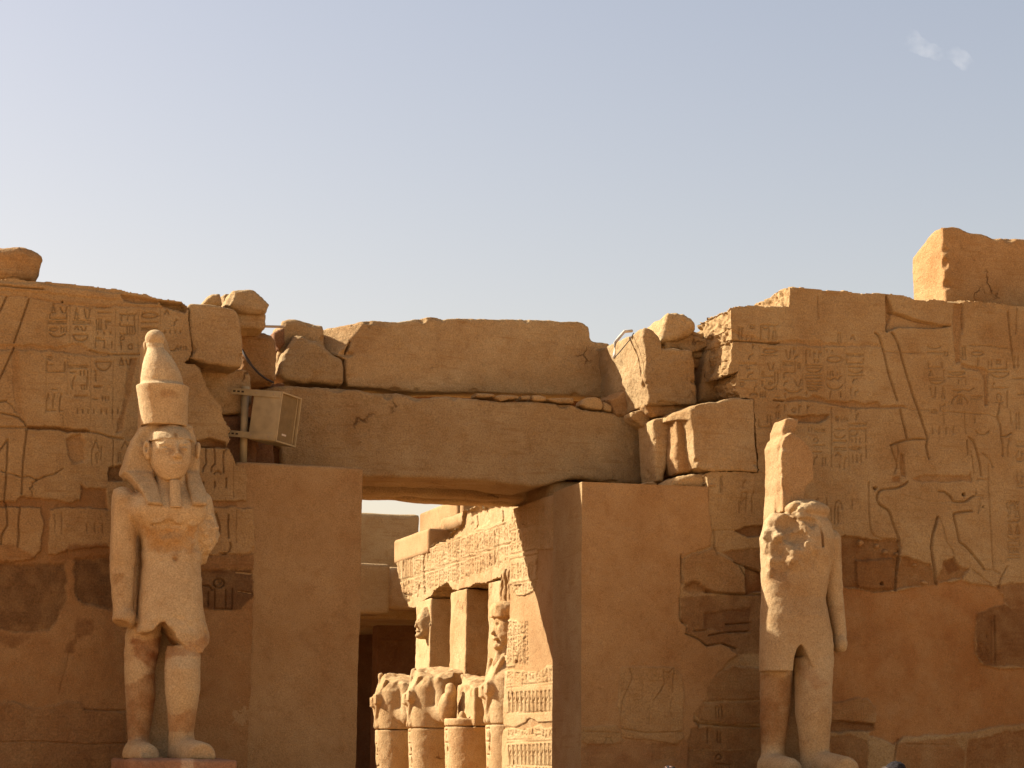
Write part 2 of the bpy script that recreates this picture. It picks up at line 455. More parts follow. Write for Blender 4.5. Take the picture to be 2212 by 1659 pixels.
# ------------------------------------------------------------------ carved faces: relief drawn into a height raster
class Ras:
    def __init__(s, x0, y0, x1, y1, q=1.5):
        s.x0, s.y0, s.q = x0, y0, q
        s.w, s.h = int((x1 - x0) * q), int((y1 - y0) * q)
        s.H = np.zeros((s.h, s.w), np.float32)      # outward height in metres (large forms)
        s.C = np.zeros((s.h, s.w), np.float32)      # carved depth (negative)
        s.T = np.ones((s.h, s.w, 3), np.float32)
        s.P = np.zeros((s.h, s.w), np.float32)      # part mask
    def grid(s, b, pad=0):
        a0 = max(0, int((b[0] - pad - s.x0) * s.q)); a1 = min(s.w, int((b[2] + pad - s.x0) * s.q) + 2)
        c0 = max(0, int((b[1] - pad - s.y0) * s.q)); c1 = min(s.h, int((b[3] + pad - s.y0) * s.q) + 2)
        if a1 <= a0 or c1 <= c0: return None
        X = s.x0 + np.arange(a0, a1)[None, :] / s.q; Y = s.y0 + np.arange(c0, c1)[:, None] / s.q
        return (slice(c0, c1), slice(a0, a1)), X, Y
    def cut(s, pts, w=3.0, dep=.022):
        for (ax, ay), (bx, by) in zip(pts[:-1], pts[1:]):
            g = s.grid((min(ax, bx), min(ay, by), max(ax, bx), max(ay, by)), w)
            if g is None: continue
            sl, X, Y = g
            ex, ey = bx - ax, by - ay; L = ex * ex + ey * ey + 1e-9
            t = np.clip(((X - ax) * ex + (Y - ay) * ey) / L, 0, 1)
            d = np.hypot(X - ax - ex * t, Y - ay - ey * t)
            s.C[sl] = np.minimum(s.C[sl], -dep * (1 - sst(.28 * w, .62 * w, d)))
    def region(s, poly, h=None, tint=None, part=None, feather=4.0, warp=5.0, add=False, seed=0, wsc=.05):
        P = np.array(poly); g = s.grid((P[:, 0].min(), P[:, 1].min(), P[:, 0].max(), P[:, 1].max()), feather + warp)
        if g is None: return
        sl, X, Y = g
        Xw = X + warp * fb(X, Y, 0 * X + seed, wsc, 3, seed) ; Yw = Y + warp * fb(X, Y, 0 * X + seed, wsc, 3, seed + 9)
        Xw = Xw + .35 * warp * fb(X, Y, 0 * X + seed, wsc * 5, 2, seed + 3); Yw = Yw + .35 * warp * fb(X, Y, 0 * X + seed, wsc * 5, 2, seed + 4)
        m = 1 - sst(-feather * .5, feather * .5, psd(Xw, Yw, poly))
        if h is not None: s.H[sl] = s.H[sl] + (h * m if add else (h - s.H[sl]) * m)
        if tint is not None:
            nz = fb(X, Y, 0 * X + seed, .035, 4, seed + 6)[..., None]
            w = m[..., None] * np.clip(.86 + .55 * nz, .35, 1.0)
            s.T[sl] = s.T[sl] * (1 - w) + np.array(tint, np.float32) * w
        if part is not None: s.P[sl] = s.P[sl] * (1 - m) + part * m
    def dot(s, p, r, dep):
        sl, X, Y = s.grid((p[0], p[1], p[0], p[1]), r + 2)
        d = np.hypot(X - p[0], Y - p[1])
        s.C[sl] = np.minimum(s.C[sl], -dep * (1 - sst(.6 * r, 1.05 * r, d)))
    def samp(s, A, vx, vy):
        x = np.clip((vx - s.x0) * s.q, 0, s.w - 1.001); y = np.clip((vy - s.y0) * s.q, 0, s.h - 1.001)
        xi = x.astype(int); yi = y.astype(int); fx = x - xi; fy = y - yi
        if A.ndim == 3: fx = fx[..., None]; fy = fy[..., None]
        return (A[yi, xi] * (1 - fx) + A[yi, xi + 1] * fx) * (1 - fy) + (A[yi + 1, xi] * (1 - fx) + A[yi + 1, xi + 1] * fx) * fy
def arc(cx, cy, rx, ry, a0, a1, n=9):
    return [(cx + rx * math.cos(math.radians(a0 + (a1 - a0) * i / n)), cy + ry * math.sin(math.radians(a0 + (a1 - a0) * i / n))) for i in range(n + 1)]
def gly(R, kind, x0, y0, x1, y1, w=2.6, d=.02):
    """one carved sign in the box x0,y0,x1,y1"""
    if w > 2: w, d = w * .93, d * .86
    W, Hh = x1 - x0, y1 - y0
    def L(*xy): R.cut([(x0 + W * a, y0 + Hh * b) for a, b in zip(xy[0::2], xy[1::2])], w, d)
    def A(cx, cy, rx, ry, a0, a1): R.cut(arc(x0 + W * cx, y0 + Hh * cy, W * rx, Hh * ry, a0, a1), w, d)
    if kind == 'bars3':
        for a in (.1, .5, .9): L(a, 0, a, 1)
    elif kind == 'bars2':
        for a in (.2, .8): L(a, 0, a, 1)
    elif kind == 'bar': L(.5, 0, .5, 1)
    elif kind == 'bars4':
        for a in (.05, .35, .65, .95): L(a, 0, a, 1)
    elif kind == 'bowl': A(.5, .1, .5, .85, 0, 180); L(0, .1, 1, .1)
    elif kind == 'arcb': A(.5, 0, .5, 1, 20, 165)
    elif kind == 'arct': A(.5, 1, .5, 1, 185, 355)
    elif kind == 'water':
        n = 8; L(*sum([[i / n, (i % 2)] for i in range(n + 1)], []))
    elif kind == 'ring': A(.5, .5, .45, .45, 0, 360)
    elif kind == 'ankh': A(.5, .25, .28, .25, 0, 360); L(.5, .5, .5, 1); L(.1, .58, .9, .58)
    elif kind == 'reed': L(.3, 1, .3, .1, .7, .3, .5, .62, .3, .7)
    elif kind == 'tri': L(.1, 1, .5, 0, .9, 1, .1, 1)
    elif kind == 'feet': L(.05, 1, .5, 0, .95, 1)
    elif kind == 'line': L(0, .5, 1, .5)
    elif kind == 'lines2': L(0, .15, 1, .15); L(0, .85, 1, .85)
    elif kind == 'lines3': L(0, .05, 1, .05); L(0, .5, 1, .5); L(0, .95, 1, .95)
    elif kind == 'mouth': A(.5, .5, .5, .5, 0, 360)
    elif kind == 'rect': L(0, 0, 1, 0, 1, 1, 0, 1, 0, 0)
    elif kind == 'house': L(0, 1, 0, 0, 1, 0, 1, 1)
    elif kind == 'tray': L(0, 0, 0, 1, 1, 1, 1, 0)
    elif kind == 'plug': L(0, .1, .35, 1, .75, 1, 1, 0)
    elif kind == 'hook': L(0, 1, .2, .3, .7, .2, .7, 0)
    elif kind == 'flag': L(.2, 1, .2, 0, .9, .15, .2, .35)
    elif kind == 'bird': L(.05, .15, .25, 0, .4, .25, .95, .8, .55, .75, .5, 1, .65, 1); L(.25, .1, .2, .45, .45, .78)
    elif kind == 'man': L(.3, .0, .6, .05, .6, .25, .3, .25, .3, 0); L(.45, .25, .35, .6, .8, .7, .85, 1, .2, 1, .35, .6); L(.5, .35, .85, .4)
    elif kind == 'snake': L(0, .6, .3, .9, .5, .4, .75, .8, 1, .1)
    elif kind == 'staff': L(.5, 1, .5, .1, .2, 0); L(.3, .45, .7, .45)
    elif kind == 'djed': L(.5, 1, .5, 0); L(.15, .08, .85, .08); L(.15, .22, .85, .22); L(.15, .36, .85, .36)
    elif kind == 'cart': A(.5, .12, .45, .12, 180, 360); A(.5, .86, .45, .12, 0, 180); L(.05, .12, .05, .86); L(.95, .12, .95, .86); L(0, 1, 1, 1); gly(R, 'ring', x0 + .3 * W, y0 + .1 * Hh, x1 - .3 * W, y0 + .25 * Hh, w, d); gly(R, 'man', x0 + .25 * W, y0 + .35 * Hh, x1 - .25 * W, y0 + .58 * Hh, w, d); gly(R, 'water', x0 + .25 * W, y0 + .66 * Hh, x1 - .25 * W, y0 + .72 * Hh, w, d); gly(R, 'bars2', x0 + .3 * W, y0 + .78 * Hh, x1 - .3 * W, y0 + .9 * Hh, w, d)
KINDS = ['bars3', 'bowl', 'water', 'ring', 'ankh', 'reed', 'bird', 'man', 'mouth', 'line', 'staff', 'djed', 'rect', 'flag', 'snake', 'arcb', 'house', 'lines2', 'tri', 'hook']
TALL = {'ankh', 'reed', 'bird', 'man', 'staff', 'djed', 'flag', 'tri', 'hook', 'bars3'}
def column(R, x0, x1, y0, y1, seed, w=2.4, d=.02, slope=0.0, keep=1.0):
    """a column of carved signs between x0 and x1"""
    rg = random.Random(seed); y = y0; W = x1 - x0
    while y < y1 - .35 * W:
        k = rg.choice(KINDS)
        if k in TALL:
            h = W * rg.uniform(.55, .85)
            if y + h > y1: break
            if rg.random() < keep:
                gly(R, k, x0 + .05 * W, y, x0 + .42 * W, y + h, w, d)
                gly(R, rg.choice(['reed', 'man', 'bird', 'bars2', 'staff', 'ring', 'tri']), x0 + .55 * W, y + slope * W * .5, x0 + .95 * W, y + h + slope * W * .5, w, d)
        else:
            h = W * rg.uniform(.18, .34)
            if y + h > y1: break
            if rg.random() < keep: gly(R, k, x0 + .12 * W, y, x1 - .12 * W, y + h, w, d)
        y += h + W * .14
def sheet(name, axis, val, outline, res, R, mat, thick, parent=None, jag=2.0, parts=(), lays=(), side_amp=.03, seed=1, back=True, jseed=3, keep_front=True, snap=None, jmask=None):
    """a dense carved face on a plane (axis 'y' faces the viewer, axis 'x' faces left), closed with rough sides.
    parts: list of (threshold, name, material): faces whose part mask exceeds the threshold become a child mesh"""
    O = on_y(np.array(outline, float), val) if axis == 'y' else on_x(np.array(outline, float), val)
    ia = 0 if axis == 'y' else 1
    P2 = O[:, [ia, 2]]
    a = np.arange(P2[:, 0].min() - .03, P2[:, 0].max() + .03, res); z = np.arange(P2[:, 1].min() - .03, P2[:, 1].max() + .03, res)
    A, Z = np.meshgrid(a, z)                      # rows z
    pt = np.stack([A, 0 * A + val, Z] if axis == 'y' else [0 * A + val, A, Z], -1)
    vv = proj(pt)
    # which faces to keep (outline with a ragged edge)
    ac, zc = A[:-1, :-1] + res / 2, Z[:-1, :-1] + res / 2
    j = jag * .006 * (1 if jmask is None else jmask(zc))
    aw = ac + j * fb(ac, zc, 0 * ac, 9, 3, jseed) * 1.6; zw = zc + j * fb(ac, zc, 0 * ac + 5, 9, 3, jseed + 1) * 1.6
    kf = psd(aw, zw, P2) < 0
    h = R.samp(R.H, vv[..., 0], vv[..., 1]) + R.samp(R.C, vv[..., 0], vv[..., 1])
    for sc, amp, oc, sd in lays: h = h + amp * fb(A, Z, 0 * A, sc, oc, sd)
    T = R.samp(R.T, vv[..., 0], vv[..., 1]); PM = R.samp(R.P, vv[..., 0], vv[..., 1])
    V = pt.copy()
    if axis == 'y': V[..., 1] -= h
    else: V[..., 0] -= h
    nz, na = A.shape
    I = np.arange(nz * na).reshape(nz, na)
    Q = np.stack([I[:-1, :-1], I[:-1, 1:], I[1:, 1:], I[1:, :-1]], -1)
    if axis == 'x': Q = Q[..., ::-1]
    Fq = Q[kf]
    pm = (PM[:-1, :-1] + PM[1:, 1:])[kf] / 2
    V = V.reshape(-1, 3); T = T.reshape(-1, 3)
    # open edges, extruded backwards
    ed = np.concatenate([Fq[:, [i, (i + 1) % 4]] for i in range(4)])
    key = np.sort(ed, 1); kk = key[:, 0].astype(np.int64) * (nz * na) + key[:, 1]
    u, inv, cn = np.unique(kk, return_inverse=True, return_counts=True)
    be = ed[cn[inv] == 1]
    bv = np.unique(be); mp = {int(b): i for i, b in enumerate(bv)}
    if snap is not None:        # straight built edges: pull the open edge onto the outline
        q = V[bv][:, [ia, 2]]; sm = snap(q[:, 0], q[:, 1]); best = np.full(len(q), 1e9); tgt = q.copy()
        for i in range(len(P2)):
            A0, B0 = P2[i], P2[(i + 1) % len(P2)]; ev = B0 - A0
            t = np.clip(((q - A0) @ ev) / (ev @ ev + 1e-12), 0, 1); pp = A0 + t[:, None] * ev
            dd = np.linalg.norm(q - pp, axis=1); k = dd < best; best[k] = dd[k]; tgt[k] = pp[k]
        k = sm & (best < .05); ii = bv[k]; V[ii, ia] = tgt[k, 0]; V[ii, 2] = tgt[k, 1]
    m = len(bv); b0 = np.vectorize(mp.get)(be)
    st = np.concatenate([[0, .012], np.arange(.03, min(thick, 1.6), .022), [thick] if thick > 1.6 else [thick]])
    base = V[bv]; rows = []
    for k, t in enumerate(st[1:]):
        q = base.copy()
        if axis == 'y': q[:, 1] = np.maximum(base[:, 1] + .004, val + t) if k > 0 else base[:, 1] + t
        else: q[:, 0] = val + t
        f = min(1, t / .08) * (side_amp(base[:, 2]) if callable(side_amp) else side_amp)
        x, y, zz = q.T
        q[:, ia] += f * fb(x, y, zz, 4.5, 4, seed) + .45 * f * vn(x * 19, y * 19, zz * 19, seed + 2) + .4 * f * vn(x * 37, y * 37, zz * 24, seed + 3)
        q[:, 2] += f * fb(x, y, zz, 4.5, 4, seed + 1)
        rows.append(q)
    VS = np.concatenate([base] + rows)
    FS = []
    for k in range(len(st) - 1):
        FS.append(np.stack([b0[:, 1] + k * m, b0[:, 0] + k * m, b0[:, 0] + (k + 1) * m, b0[:, 1] + (k + 1) * m], 1))
    FS = np.concatenate(FS)
    TS = np.concatenate([T[bv]] * len(st)) * 0 + 1
    def compact(F):
        us, iv = np.unique(F, return_inverse=True); return us, iv.reshape(F.shape)
    objs = []
    sel = np.zeros(len(Fq), bool); todo = []
    for th, nm, mt in parts:
        q = (pm > th) & ~sel
        fid = np.full(kf.shape, -1); fid[kf] = np.arange(len(Fq)); g2 = np.zeros(kf.shape, bool); g2[kf] = q
        lab = np.zeros(kf.shape, np.int32); nl = 0
        for i0, j0 in np.argwhere(g2[::6, ::6]) * 6:           # connected patches
            if lab[i0, j0]: continue
            nl += 1; lab[i0, j0] = nl; st_ = [(i0, j0)]; cells = []
            while st_:
                i, jj = st_.pop(); cells.append((i, jj))
                for a_, b_ in ((i + 1, jj), (i - 1, jj), (i, jj + 1), (i, jj - 1)):
                    if 0 <= a_ < kf.shape[0] and 0 <= b_ < kf.shape[1] and g2[a_, b_] and not lab[a_, b_]:
                        lab[a_, b_] = nl; st_.append((a_, b_))
            if len(cells) > 400:
                cc = np.array(cells); ids = fid[cc[:, 0], cc[:, 1]]; sel[ids] = True; todo.append((nm, mt, Fq[np.sort(ids)]))
    us, f0 = compact(Fq[~sel])
    Vm = np.concatenate([V[us], VS]); Fm = np.concatenate([f0, FS + len(us)]); Tm = np.concatenate([T[us], TS])
    if back:   # flat rear face
        nb = len(Vm)
        sgrid = kf[::8, ::8]; Ib = I[:-1:8, :-1:8]
        a8 = a[::8]; z8 = z[::8]
        AA, ZZ = np.meshgrid(np.append(a8, a[-1] + res), np.append(z8, z[-1] + res))
        pb = np.stack([AA, 0 * AA + val + thick, ZZ] if axis == 'y' else [0 * AA + val + thick, AA, ZZ], -1)
        nzb, nab = AA.shape; J = np.arange(nzb * nab).reshape(nzb, nab)
        fb_ = []
        for i in range(min(sgrid.shape[0], nzb - 1)):
            for jj in range(min(sgrid.shape[1], nab - 1)):
                if sgrid[i, jj]: fb_.append((J[i, jj], J[i + 1, jj], J[i + 1, jj + 1], J[i, jj + 1]))
        if fb_:
            fb_ = np.array(fb_); ub, fbc = compact(fb_)
            Vm = np.concatenate([Vm, pb.reshape(-1, 3)[ub]]); Fm = np.concatenate([Fm, fbc + nb]); Tm = np.concatenate([Tm, np.ones((len(ub), 3))])
    o = mk(name, Vm, Fm, mat, parent, tint=Tm)
    for nm, mt, F in todo:
        if len(F):
            us, f0 = compact(F)
            objs.append(mk(nm, V[us], f0, mt, o, tint=T[us]))
    return o
# ------------------------------------------------------------------ ground
def grid_plane(name, x0, x1, y0, y1, n, z, amp, mat):
    xs = np.concatenate([[-6000, -900, -200], np.linspace(x0, x1, n), [200, 900, 6000]])
    ys = np.concatenate([[-6000, -900, -200], np.linspace(y0, y1, n), [200, 900, 6000]])
    X, Y = np.meshgrid(xs, ys)
    Zq = z + amp * fb(X, Y, 0 * X, .25, 4, 3)
    I = np.arange(X.size).reshape(X.shape)
    F = np.stack([I[:-1, :-1], I[:-1, 1:], I[1:, 1:], I[1:, :-1]], -1).reshape(-1, 4)
    return mk(name, np.stack([X, Y, Zq], -1).reshape(-1, 3), F, mat, origin=(0, 0, 0))
tag(grid_plane("ground", -40, 60, -50, 60, 160, -.03, .05, M_SAND), kind="structure")

# ------------------------------------------------------------------ main places
XJ = on_y(np.array([(1255.0, 1400.0)]), 0.0)[0, 0]          # inner face of the right door pier
XL = on_y(np.array([(779.0, 1300.0)]), 0.0)[0, 0]           # inner edge of the left door pier
ZT = on_y(np.array([(1256.0, 1041.0)]), 0.0)[0, 2]          # top of the piers
YB = on_x(np.array([(1100.0, 1300.0)]), XJ)[0, 1]           # rear end of the passage
print("XJ", XJ, "XL", XL, "ZT", ZT, "YB", YB)

# ------------------------------------------------------------------ left wall
R = Ras(-360, 585, 640, 1990)
PT = (.90, .80, .72)        # plaster colour differences
def fillcols(R, k, cols, y0, y1, seed, keep=.8, d=.016, w=2.2):
    for i, (a, b) in enumerate(cols):
        (xa, ya), (xb, yb) = c(k, a, y0, b, y1)
        column(R, xa, xb, ya, yb, seed + i, w, d, 0, keep)
# lower plaster, tint also darkened for weaker light low down, and stones showing through
R.region(c('F', -1400, 610, 130, 605, 180, 565, 370, 582, 590, 615, 650, 590, 655, 480, 690, 495, 860, 502, 900, 900, 1590, 900, 1600, 600, 2000, 600, 2100, 640) + [(640, 2000), (-400, 2000)], h=-.035, tint=(.86, .74, .64), part=1, feather=5, warp=4)
for poly, sd in ((c('F', -1400, 655, 60, 645, 330, 660, 350, 800, 330, 1000, 280, 1070, 150, 1090, -1400, 1090), 1),
                 (c('F', 405, 665, 560, 650, 880, 670, 1000, 660, 1000, 960, 700, 985, 540, 1000, 460, 1030, 395, 1030, 390, 960), 2),
                 (c('F', 1600, 690, 1740, 640, 1900, 655, 2050, 650, 2065, 690, 2065, 980, 2030, 1020, 1600, 1040), 3)):
    R.region(poly, h=.0, tint=(1, .95, .9), part=0, feather=3, warp=5, seed=sd)
R.region(c('F', 540, 95, 640, 60, 690, 130, 690, 270, 600, 300, 550, 230), h=-.03, tint=(.9, .8, .72), part=0, feather=6, warp=4, seed=4)
R.region(c('F', 880, 330, 990, 310, 1000, 440, 880, 440), h=-.05, tint=(.5, .4, .33), feather=3, warp=2, seed=5)
DK = (.42, .33, .28)
R.region(c('F', -1400, 1085, 60, 1105, 300, 1110, 535, 1100, 545, 1250, 535, 1400, 470, 1540) + c('G', 400, 270, 200, 288, 0, 262, -1400, 262), h=-.05, tint=DK, part=0, feather=7, warp=6, seed=6)
R.region(c('F', 600, 1080, 700, 1050, 1000, 1040, 1000, 1470, 800, 1460, 680, 1440, 610, 1350), h=-.06, tint=(.38, .30, .26), part=0, feather=9, warp=8, seed=7)
R.region(c('G', -200, 285, 200, 300, 260, 330, 90, 400, 30, 390, 0, 350), tint=(.62, .5, .42), part=1, feather=8, warp=8, seed=17)
R.region(c('G', 620, 170, 760, 180, 740, 290, 620, 330, 590, 450, 540, 440, 540, 380, 600, 340), tint=(.62, .5, .42), part=1, feather=8, warp=8, seed=18)
R.region(c('F', 1590, 1165, 1700, 1150, 2045, 1150, 2055, 1380, 1950, 1480, 1830, 1490, 1690, 1470, 1590, 1450), h=-.03, tint=(.36, .27, .23), part=0, feather=5, warp=6, seed=8)
R.region(c('F', 1600, 1045, 2060, 1030, 2060, 1150, 1600, 1160), h=-.01, tint=(.66, .5, .4), part=0, feather=6, warp=5, seed=12)
R.region(c('F', 560, 960, 880, 940, 880, 1060, 540, 1080, 450, 1070), tint=(.72, .58, .48), part=1, feather=8, warp=6, seed=13)
R.region(c('F', -1400, 985, 120, 960, 300, 1060, 220, 1090, -1400, 1095), tint=(.78, .6, .46), feather=7, warp=6, seed=14)
R.region(c('G', -1400, 880, 0, 862, 110, 842, 300, 905, 380, 880, 480, 858, 640, 842, 690, 908, 1010, 925, 1040, 1400) + [(270, 2000), (-400, 2000)], h=-.015, tint=(.66, .52, .45), part=0, feather=8, warp=5, seed=9)
R.cut(c('G', 690, 905, 850, 915, 1020, 912), 3, .03)
R.cut(c('G', 560, 440, 545, 560, 515, 640, 480, 790), 2, .012)
R.cut(c('G', -300, 1180, 300, 1165, 700, 1190, 1040, 1180), 3, .02)
# top course and its worn band
R.region(c('A', -1400, 350, 350, 420, 700, 470, 1000, 500, 1300, 590, 1310, 560, 1000, 540, 700, 530, 350, 485, 0, 470, -1400, 470), h=.02, tint=(1.06, 1.03, 1), feather=4, warp=4, seed=21)
R.cut(c('A', -400, 415, 60, 437, 180, 452, 260, 458, 350, 462), 3, .05)
R.region(c('A', 980, 510, 1120, 520, 1290, 560, 1280, 580, 1090, 572, 1010, 555), h=-.05, tint=(.85, .75, .65), feather=5, warp=3, seed=22)
R.region(c('A', -400, 490, 270, 515, 560, 580, 760, 590, 1280, 590, 1500, 640, 1500, 660, 1280, 612, 760, 610, 550, 600, 260, 530, -400, 505), h=-.012, tint=(.93, .87, .82), feather=4, warp=4, seed=23)
R.region(c('A', 1290, 560, 1480, 575, 1520, 620, 1500, 645, 1320, 590), h=-.16, tint=(1, 1, 1), feather=4, warp=3, seed=24)
R.dot(c('A', 505, 563)[0], 3, .05)
# worn course joints
R.region(c('N', -1400, 580, 400, 590, 620, 630, 760, 600, 840, 580, 950, 592, 1030, 650, 1140, 690, 1300, 715, 1240, 735, 1000, 720, 800, 690, 560, 660, 300, 655, -1400, 650), h=-.022, tint=(.95, .9, .86), feather=5, warp=5, seed=25)
R.cut(c('N', 1040, 655, 1150, 686, 1330, 706, 1500, 704, 1620, 700, 2000, 750), 3.2, .03)
R.cut(c('N', -700, 1540, 0, 1545, 350, 1552, 640, 1560, 780, 1585, 960, 1590, 1060, 1600, 1180, 1625, 1260, 1655) + c('F', 1000, 100), 4, .035)
R.region(c('N', 330, 1535, 650, 1545, 780, 1560, 1040, 1590, 1040, 1610, 780, 1605, 640, 1580, 330, 1570), h=-.045, tint=(.75, .62, .52), feather=4, warp=4, seed=26)
R.cut(c('N', 690, 1390, 735, 1400, 740, 1540), 2.2, .015)
R.region(c('N', 150, 640, 220, 650, 230, 1000, 240, 1250, 300, 1480, 200, 1400, 150, 1200), h=-.012, tint=(.92, .86, .8), feather=5, warp=4, seed=27)
R.region(c('N', 1500, 760, 1580, 760, 1520, 1150, 1440, 1400, 1420, 1600, 1340, 1600, 1440, 1250), h=-.02, tint=(.86, .78, .72), feather=5, warp=4, seed=28)
# large carved figure lines at the frame edge
BW = dict(w=3.6, dep=.04)
R.cut(c('N', 335, 65, 290, 200, 215, 420, 165, 560), **BW); R.cut(c('N', 165, 620, 120, 720, 70, 830, 0, 980, -90, 1130), **BW)
R.cut(c('N', 75, 40, 30, 140, -30, 260, -120, 480), **BW)
R.cut(c('N', -120, 1300, 0, 1250, 75, 1235), **BW); R.cut(c('N', -150, 1370, 0, 1380, 140, 1405, 220, 1430, 285, 1490, 310, 1555, 305, 1660), **BW)
R.cut(c('N', 75, 1250, 140, 1290, 180, 1370), 2.5, .02)
R.cut(c('F', -60, 330, 0, 190, 62, 105, 58, 300, 45, 480, 35, 605), **BW); R.cut(c('F', 218, 40, 200, 170, 185, 330, 178, 545), **BW)
R.cut(c('F', 48, 620, 58, 700, 62, 800, 30, 850, 12, 890, 10, 950), **BW); R.cut(c('F', 165, 650, 150, 780, 155, 880, 145, 970), **BW)
R.cut(c('F', 10, 355, 50, 375, 110, 385, 170, 410, 240, 400, 300, 432, 370, 400, 440, 385, 512, 338), 2.4, .03)
R.cut(c('F', 300, 432, 265, 455, 268, 480, 242, 505, 265, 530, 262, 560), 2.2, .025)
R.dot(c('F', 298, 428)[0], 3.2, .05)
# carved signs, upper register
S = dict(w=2.8, d=.028)
def G(R, cr, items, w=2.8, d=.028):
    for k, x0, y0, x1, y1 in items:
        (a, b), (e, f) = c(cr, x0, y0, x1, y1); gly(R, k, a, b, e, f, w, d)
for x, y0, y1 in ((552, 230, 560), (815, 130, 560), (1085, 330, 560), (1340, 180, 690), (1608, 180, 700), (1862, 170, 450), (540, 700, 1400), (788, 740, 1180), (1058, 740, 1500), (1315, 780, 1500)):
    R.cut(c('N', x, y0, x - 6, y1), 1.9, .010)
G(R, 'N', [('tri', 593, 115, 648, 222), ('plug', 700, 150, 778, 220), ('tray', 580, 235, 775, 290), ('lines2', 570, 318, 770, 345), ('bars3', 703, 385, 776, 442), ('mouth', 575, 395, 670, 430), ('arcb', 575, 440, 760, 500),
           ('tri', 862, 165, 915, 290), ('plug', 975, 165, 1048, 285), ('lines3', 850, 310, 1045, 350), ('feet', 865, 378, 915, 412), ('plug', 940, 380, 1000, 430), ('bowl', 850, 470, 1020, 555),
           ('line', 1120, 150, 1290, 170), ('line', 1130, 205, 1290, 235), ('bars3', 1113, 295, 1180, 412), ('flag', 1215, 310, 1290, 400), ('bars3', 1115, 440, 1300, 470), ('water', 1110, 515, 1165, 530), ('house', 1108, 540, 1210, 620), ('bar', 1285, 560, 1310, 620),
           ('water', 1390, 235, 1570, 248), ('bars3', 1388, 265, 1575, 305), ('tray', 1390, 330, 1560, 370), ('bars4', 1470, 380, 1570, 452), ('water', 1395, 462, 1560, 474), ('ring', 1390, 488, 1442, 540), ('staff', 1380, 555, 1430, 640), ('ring', 1480, 585, 1545, 648),
           ('mouth', 1640, 220, 1830, 280), ('line', 1640, 320, 1830, 345), ('lines2', 1640, 390, 1825, 420),
           ('feet', 1905, 190, 1960, 230), ('hook', 2020, 300, 2060, 360), ('bars4', 1900, 430, 2100, 455), ('arcb', 1930, 560, 2060, 660), ('bars4', 2060, 610, 2160, 650),
           ('ring', 560, 725, 605, 765), ('line', 555, 815, 610, 832), ('tray', 548, 790, 752, 905), ('bars3', 925, 895, 1030, 945), ('line', 815, 905, 880, 915), ('bowl', 1110, 780, 1290, 895), ('staff', 1090, 890, 1140, 1010), ('lines2', 800, 830, 1020, 860),
           ('tri', 1378, 745, 1442, 825), ('plug', 1465, 760, 1515, 830), ('hook', 840, 960, 880, 1100), ('bars3', 940, 1060, 1015, 1105), ('bars3', 1010, 960, 1022, 1040), ('line', 605, 1100, 665, 1112),
           ('line', 1080, 1215, 1135, 1225), ('bars3', 1180, 1195, 1270, 1228), ('lines2', 870, 1180, 1010, 1195), ('bars4', 890, 1340, 1100, 1380), ('bars4', 1165, 1340, 1380, 1390), ('water', 1090, 1070, 1180, 1085), ('hook', 540, 1160, 570, 1355), ('hook', 612, 1160, 640, 1350), ('hook', 690, 1155, 722, 1350), ('lines2', 540, 1345, 640, 1358), ('line', 690, 1350, 725, 1355)])
G(R, 'F', [('feet', 745, 110, 815, 200), ('bar', 815, 160, 830, 270), ('bar', 742, 190, 752, 300), ('ankh', 770, 210, 810, 300), ('feet', 985, 120, 1050, 180), ('bars2', 955, 210, 985, 280), ('bars3', 690, 790, 850, 860), ('bars2', 430, 700, 520, 860)], 2.4, .02)
R.cut(c('F', 920, 90, 918, 330), 2, .02)
# carved block right of the statue
R.cut(c('F', 1590, 155, 1700, 165, 1850, 170), 4, .04)
R.region(c('F', 1590, 110, 1700, 90, 1830, 130, 1830, 168, 1590, 160), h=-.10, tint=(.6, .48, .4), feather=4, warp=3, seed=31)
B3 = dict(w=3.2, dep=.035)
R.cut(c('F', 1665, 178, 1668, 250, 1672, 300, 1648, 325, 1645, 362), **B3); R.cut(c('F', 1736, 182, 1740, 240, 1742, 300, 1716, 325, 1712, 362), **B3)
R.cut(c('F', 1830, 185, 1812, 205, 1808, 280, 1812, 368), **B3); R.cut(c('F', 1890, 300, 1888, 580), 2, .012)
for x, a, b in ((1645, 448, 476), (1738, 445, 488), (1832, 443, 490), (1832, 415, 428)): R.cut(c('F', x, a, x, b), 3.2, .035)
R.cut([(x, y) for x, y in arc(*c('F', 1762, 382)[0], 7, 5, 180, 360)], 2.6, .03); R.dot(c('F', 1762, 362)[0], 3, .03)
R.cut(c('F', 1750, 700, 1768, 760, 1778, 810, 1780, 862), **B3); R.cut(c('F', 1850, 718, 1848, 800, 1852, 898), **B3); R.cut(c('F', 1916, 660, 1912, 940), 2, .015)
R.cut(c('F', 1780, 1022, 1820, 1032, 1855, 1010, 1872, 965, 1862, 938), **B3)
R.cut([(x, y) for x, y in arc(*c('F', 1775, 1265)[0], 12, 10, 0, 360)], 3, .04); R.dot(c('F', 1775, 1262)[0], 7, .03)
R.cut(c('F', 1690, 1340, 1688, 1450), 3, .03); R.cut(c('F', 1740, 1310, 1742, 1470, 1880, 1480, 1885, 1310), 3, .03); R.cut(c('F', 1830, 1320, 1828, 1470), 3, .03); R.cut(c('F', 1920, 1180, 2040, 1190), 4, .04); R.cut(c('F', 1930, 1330, 2040, 1350), 4, .03); R.cut(c('F', 1620, 1280, 1700, 1290, 1720, 1320), 3, .03)
fillcols(R, 'N', [(-900, -700), (-640, -420)], 150, 1500, 40)
